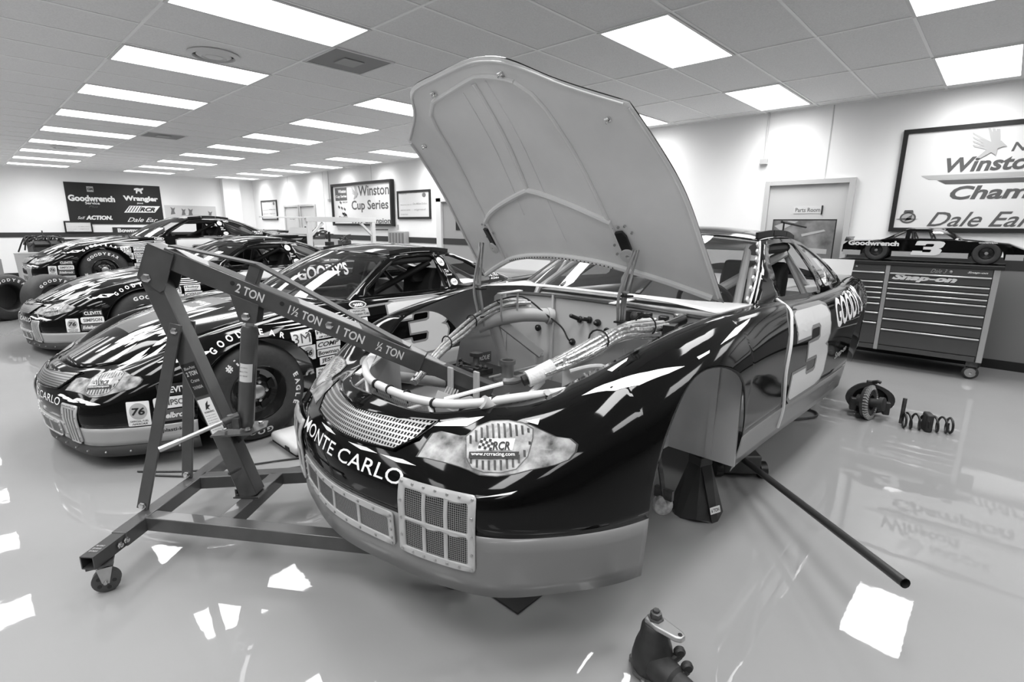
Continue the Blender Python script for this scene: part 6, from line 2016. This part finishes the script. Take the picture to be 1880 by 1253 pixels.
def junk(loc, lab, seed, sc=1.0, name='engine_parts', z=.95):
    t = empty(name, (loc[0], loc[1], z), seed, lab, 'engine parts', 'parts on the workbench')
    q = random.Random(seed)
    MB().box((0, 0, .09 * sc), (.42 * sc, .30 * sc, .18 * sc)).build('casting', DSTEEL, t, bevel=.02)
    b = MB()
    for k in range(9):
        p0 = Vector((q.uniform(-.25, .25), q.uniform(-.2, .2), .03 + q.uniform(.05, .15))) * sc; p1 = Vector((q.uniform(-.3, .3), q.uniform(-.25, .25), q.uniform(.12, .38))) * sc
        b.tube([p0, (p0 + p1) / 2 + Vector((0, 0, .08 * sc)), p1], .022 * sc, 7, smooth=3)
    b.build('pipe', SATINB, t)
junk((6.68, 13.6), 'dark heap of engine parts on the workbench, by the white gantry post', 3, 1.15, z=.962)
junk((7.0, 12.6), 'smaller dark casting at the near end of the workbench', 8, .7)
t = empty('drill_vice', (6.45, 12.35, .95), .4, 'black upright vice with a cross handle on the workbench', 'vice')
MB().box((0, 0, .05), (.16, .16, .10)).build('base', SATINB, t, bevel=.01)
MB().cyl((0, 0, .08), (0, 0, .34), .03, 12).build('column', SATINB, t)
MB().cyl((-.02, -.14, .28), (.02, .14, .28), .016, 10).build('handle', SATINB, t)
t = empty('vehicle_hood', (6.0, 15.1, 0), 0, 'dark car body panel with white edge lying on a rack by the far doors', 'car body panel')
b = MB().grid([[(x, y, 1.18 + .10 * math.cos(x * 1.3) + .05 * math.cos(y * 2)) for y in np.linspace(-.6, .6, 9)] for x in np.linspace(-.8, .6, 11)])
o = b.build('panel_skin', BLACK, t); sm = o.modifiers.new('thickness', 'SOLIDIFY'); sm.thickness = .02
MB().bar((.60, -.6, 1.25), (.60, .6, 1.25), .05, .06).build('white_edge', WHITE, t, smooth=False)
b = MB()
for x in (-.6, .5):
    for y in (-.4, .4): b.box((x, y, .57), (.04, .04, 1.14))
b.box((-.05, 0, 1.13), (1.3, .9, .03)); b.build('rack', DSTEEL, t, smooth=False)
t = empty('tool_post', (6.95, 11.08, 0), 0, 'thin dark post with a short side arm in front of the wall heater', 'post')
MB().cyl((0, 0, 0), (0, 0, 1.48), .018, 10).build('pole', DSTEEL, t)
MB().cyl((0, 0, 1.36), (.32, -.10, 1.36), .018, 10).build('side_arm', DSTEEL, t)
MB().lathe([(.12, 0), (.12, .02), (.03, .04), (.02, .08)], (0, 0, 0), (0, 0, 1), 20).build('foot', DSTEEL, t)

# ------------------------------------------------------------------ things on the floor
t = MB().box((1.60, 1.62, .006), (.64, .92, .010)).build('floor_mat', mat('dark_rubber_mat', .016, .6), None, bevel=.002)
tag(t, 'flat dark mat on the floor whose corner shows below the open car\u2019s nose', 'mat')
t = empty('wheel_scale', (1.52, 3.30, 0), 0, 'pale flat wheel scale pad on the floor in front of the hoist car\u2019s wheel', 'scale')
t['label'] = 'pale flat scale pad on the floor beside the closed car\u2019s front wheel'
PADM = mat('pad_alloy', .52, .45)
MB().box((0, 0, .05), (.46, .40, .07)).build('pad', PADM, t, bevel=.03, seg=3)
MB().box((0, 0, .008), (.42, .42, .016)).build('rubber_foot', MATTEB, t, smooth=False)
MB().box((-.228, -.08, .045), (.012, .06, .025)).build('cable_socket', MATTEB, t, smooth=False)
t = MB().tube([(.55, 3.62, .008), (.75, 3.42, .008), (.95, 3.28, .008), (1.2, 3.16, .008), (1.5, 3.02, .008), (1.9, 2.95, .008)], .006, 6, smooth=6).build('floor_cable', SATINB, None); tag(t, 'thin black cable on the floor, the upper of two behind the hoist legs', 'cable', 'cables on the floor')
t = MB().tube([(.58, 3.52, .008), (.85, 3.22, .008), (1.1, 3.05, .008), (1.4, 2.93, .008), (1.8, 2.80, .008)], .006, 6, smooth=6).build('floor_cable', SATINB, None); tag(t, 'thin black cable on the floor, the lower of two behind the hoist legs', 'cable', 'cables on the floor')
t = MB().tube([(4.55, 1.25, .012), (4.62, 1.02, .012), (4.60, .92, .012), (4.48, .90, .012), (4.30, 1.0, .012)], .010, 8, smooth=6).build('floor_hose', DSTEEL, None); tag(t, 'short loop of dark hose on the floor under the open car\u2019s sill', 'hose')
# differential
GEAR = mat('bright_gear_teeth', .55, .3, metal=.6)
CAST = mat('black_cast_iron', .022, .5, noise=.3, nscale=25)
t = empty('differential', (4.82, .60, 0), math.radians(-72), 'black differential housing with its bright ring gear on the floor', 'differential')
b = MB(); pr = []
n = 32
ring = [(.158 * math.cos(2 * PI * k / n) * (1 + .06 * math.cos(4 * PI * k / n)), .128 * math.sin(2 * PI * k / n) * (1 + .05 * math.cos(6 * PI * k / n))) for k in range(n)]
inn = [(.120 * math.cos(2 * PI * k / n), .098 * math.sin(2 * PI * k / n)) for k in range(n)]
O_ = Vector((0, .02, .145))
V = []
for yq, R_ in ((0, ring), (.045, [(x * .95, z * .95) for x, z in ring]), (.12, [(x * .62, z * .68) for x, z in ring]), (.17, [(x * .3, z * .35) for x, z in ring])):
    V.append([O_ + Vector((x, yq, z)) for x, z in R_])
b.add([p for r in V for p in r], [(i * n + k, i * n + (k + 1) % n, (i + 1) * n + (k + 1) % n, (i + 1) * n + k) for i in range(3) for k in range(n)] + [tuple(3 * n + k for k in range(n))])
V2 = [O_ + Vector((x, 0, z)) for x, z in ring] + [O_ + Vector((x, -.002, z)) for x, z in inn] + [O_ + Vector((x * .9, .06, z * .9)) for x, z in inn]
b.add(V2, [(k, (k + 1) % n, n + (k + 1) % n, n + k) for k in range(n)] + [(n + k, n + (k + 1) % n, 2 * n + (k + 1) % n, 2 * n + k) for k in range(n)] + [tuple(2 * n + k for k in range(n))])
b.build('housing', CAST, t)
b = MB(); gd = Vector((.88, -.46, .10)).normalized(); gc = Vector((-.012, -.045, .134))
b.lathe([(.06, -.03), (.120, -.03), (.130, -.012), (.130, .0), (.105, .016), (.06, .016)], gc, gd, 40, closed=True); rg = b.build('ring_gear', DSTEEL, t)
b = MB(); e1 = gd.orthogonal().normalized(); e2 = gd.cross(e1)
for k in range(36):
    a = 2 * PI * k / 36; rad = e1 * math.cos(a) + e2 * math.sin(a); tg = gd.cross(rad)
    b.bar(gc + rad * .104 + gd * .016 + tg * .007, gc + rad * .136 + gd * .006 - tg * .005, .012, .020, up=gd)
b.build('gear_teeth', GEAR, rg, smooth=False)
b = MB(); b.cyl(gc - gd * .09, gc + gd * .10, .036, 20); b.lathe([(.055, 0), (.055, .03), (.04, .035)], gc - gd * .08, gd, 20); b.lathe([(.055, 0), (.055, .03), (.04, .035)], gc + gd * .07, gd, 20); b.build('carrier', CAST, t)
for bx_ in ((.105, -.03, .10), (-.115, -.03, .105)): MB().box(bx_, (.045, .05, .10)).build('bearing_cap', CAST, t, bevel=.006)
b = MB(); b.tube([(.0, .02, .285), (.03, .0, .30), (.05, -.01, .295)], .014, 8); b.box((.0, .04, .28), (.07, .03, .02)); b.build('top_breather', CAST, t, bevel=.004)
MB().box((-.04, -.05, .02), (.10, .05, .04)).build('support_block', CAST, t, bevel=.006)
# coil spring with a rubber block round it and the bolt standing beside
t = empty('coil_spring', (4.79, .235, 0), math.radians(-70), 'black coil spring lying on the floor with a thick rubber block in its coils', 'spring')
b = MB(); R_, rr = .063, .0085
b = MB(); R_, rr = .054, .0078
pts = []
for k in range(0, 7 * 20 + 1):
    a = 2 * PI * k / 20; u = k / 20
    x = -.14 + (.012 * u if u < 1 else .012 + (u - 1) * .054 if u < 6 else .012 + 5 * .054 + (u - 6) * .012)
    pts.append((x, R_ * math.cos(a), R_ + rr + R_ * math.sin(a)))
b.tube(pts, rr, 9); b.build('coil', mat('black_spring_paint', .012, .4), t)
MB().box((.01, 0, .068), (.048, .105, .136)).build('rubber_block', mat('spring_rubber', .02, .6), t, bevel=.012)
t = MB().cyl((0, 0, 0), (.01, 0, .20), .014, 14).build('steel_pin', DSTEEL, None); t.location = (4.84, .385, 0)
tag(t, 'upright dark steel pin standing behind the end of the coil spring', 'pin')
# steering box in the foreground
t = empty('steering_gearbox', (1.405, .655, 0), math.radians(-118), 'black cast steering gearbox with a bare lever arm on the open floor', 'gearbox')
MB().lathe([(.050, .0), (.066, .012), (.070, .05), (.060, .10), (.048, .135), (.044, .17), (.036, .182), (0, .184)], (0, 0, .012), (0, 0, 1), 28).build('housing', CAST, t)
b = MB(); b.lathe([(.074, .008), (.076, .014), (.074, .020), (.05, .021)], (0, 0, .004), (0, 0, 1), 8)
for k in range(4):
    a = .6 + PI / 2 * k; b.lathe([(.010, 0), (.010, .022), (.006, .026), (0, .026)], (.072 * math.cos(a), .072 * math.sin(a), .0), (0, 0, 1), 8)
b.build('base_flange', mat('cast_flange', .12, .45, metal=.4), t)
b = MB(); b.lathe([(.046, 0), (.05, .01), (.046, .08), (.036, .09), (.034, .15), (.028, .155), (.026, .19), (0, .19)], (.03, -.01, .062), (.95, .25, .02), 24); b.build('worm_tube', CAST, t)
b = MB(); b.cyl((.0, .0, .186), (.0, .0, .205), .022, 20); b.prism([(-.026, -.026), (.02, -.03), (.088, -.02), (.104, -.010), (.106, .010), (.09, .020), (.02, .026), (-.022, .026), (-.032, 0)], (0, 0, .190), (.93, .36, 0), (-.36, .93, 0), (0, 0, 1), .020); b.build('lever_arm', mat('bare_forged_steel', .42, .35, metal=.75), t, bevel=.005)
b = MB(); b.lathe([(.026, 0), (.026, .006), (.019, .006), (.019, .024), (.011, .026), (.011, .034), (0, .034)], (0, 0, .210), (0, 0, 1), 6); b.build('top_nut', DSTEEL, t)
b = MB(); b.lathe([(.007, 0), (.007, .001), (0, .001)], (.085, .033, .2105), (0, 0, 1), 12); b.build('lever_hole', INK, t)
for p in ((.055, .062, .11), (.105, .055, .10)):
    MB().lathe([(.014, -.012), (.019, -.006), (.019, .006), (.014, .012)], p, (.9, -.3, 0), 16).build('mounting_ear', CAST, t)
    MB().cyl((p[0], p[1], p[2] - .01), (p[0] - .01, p[1] - .04, p[2] - .05), .015, 10).build('ear_web', CAST, t)
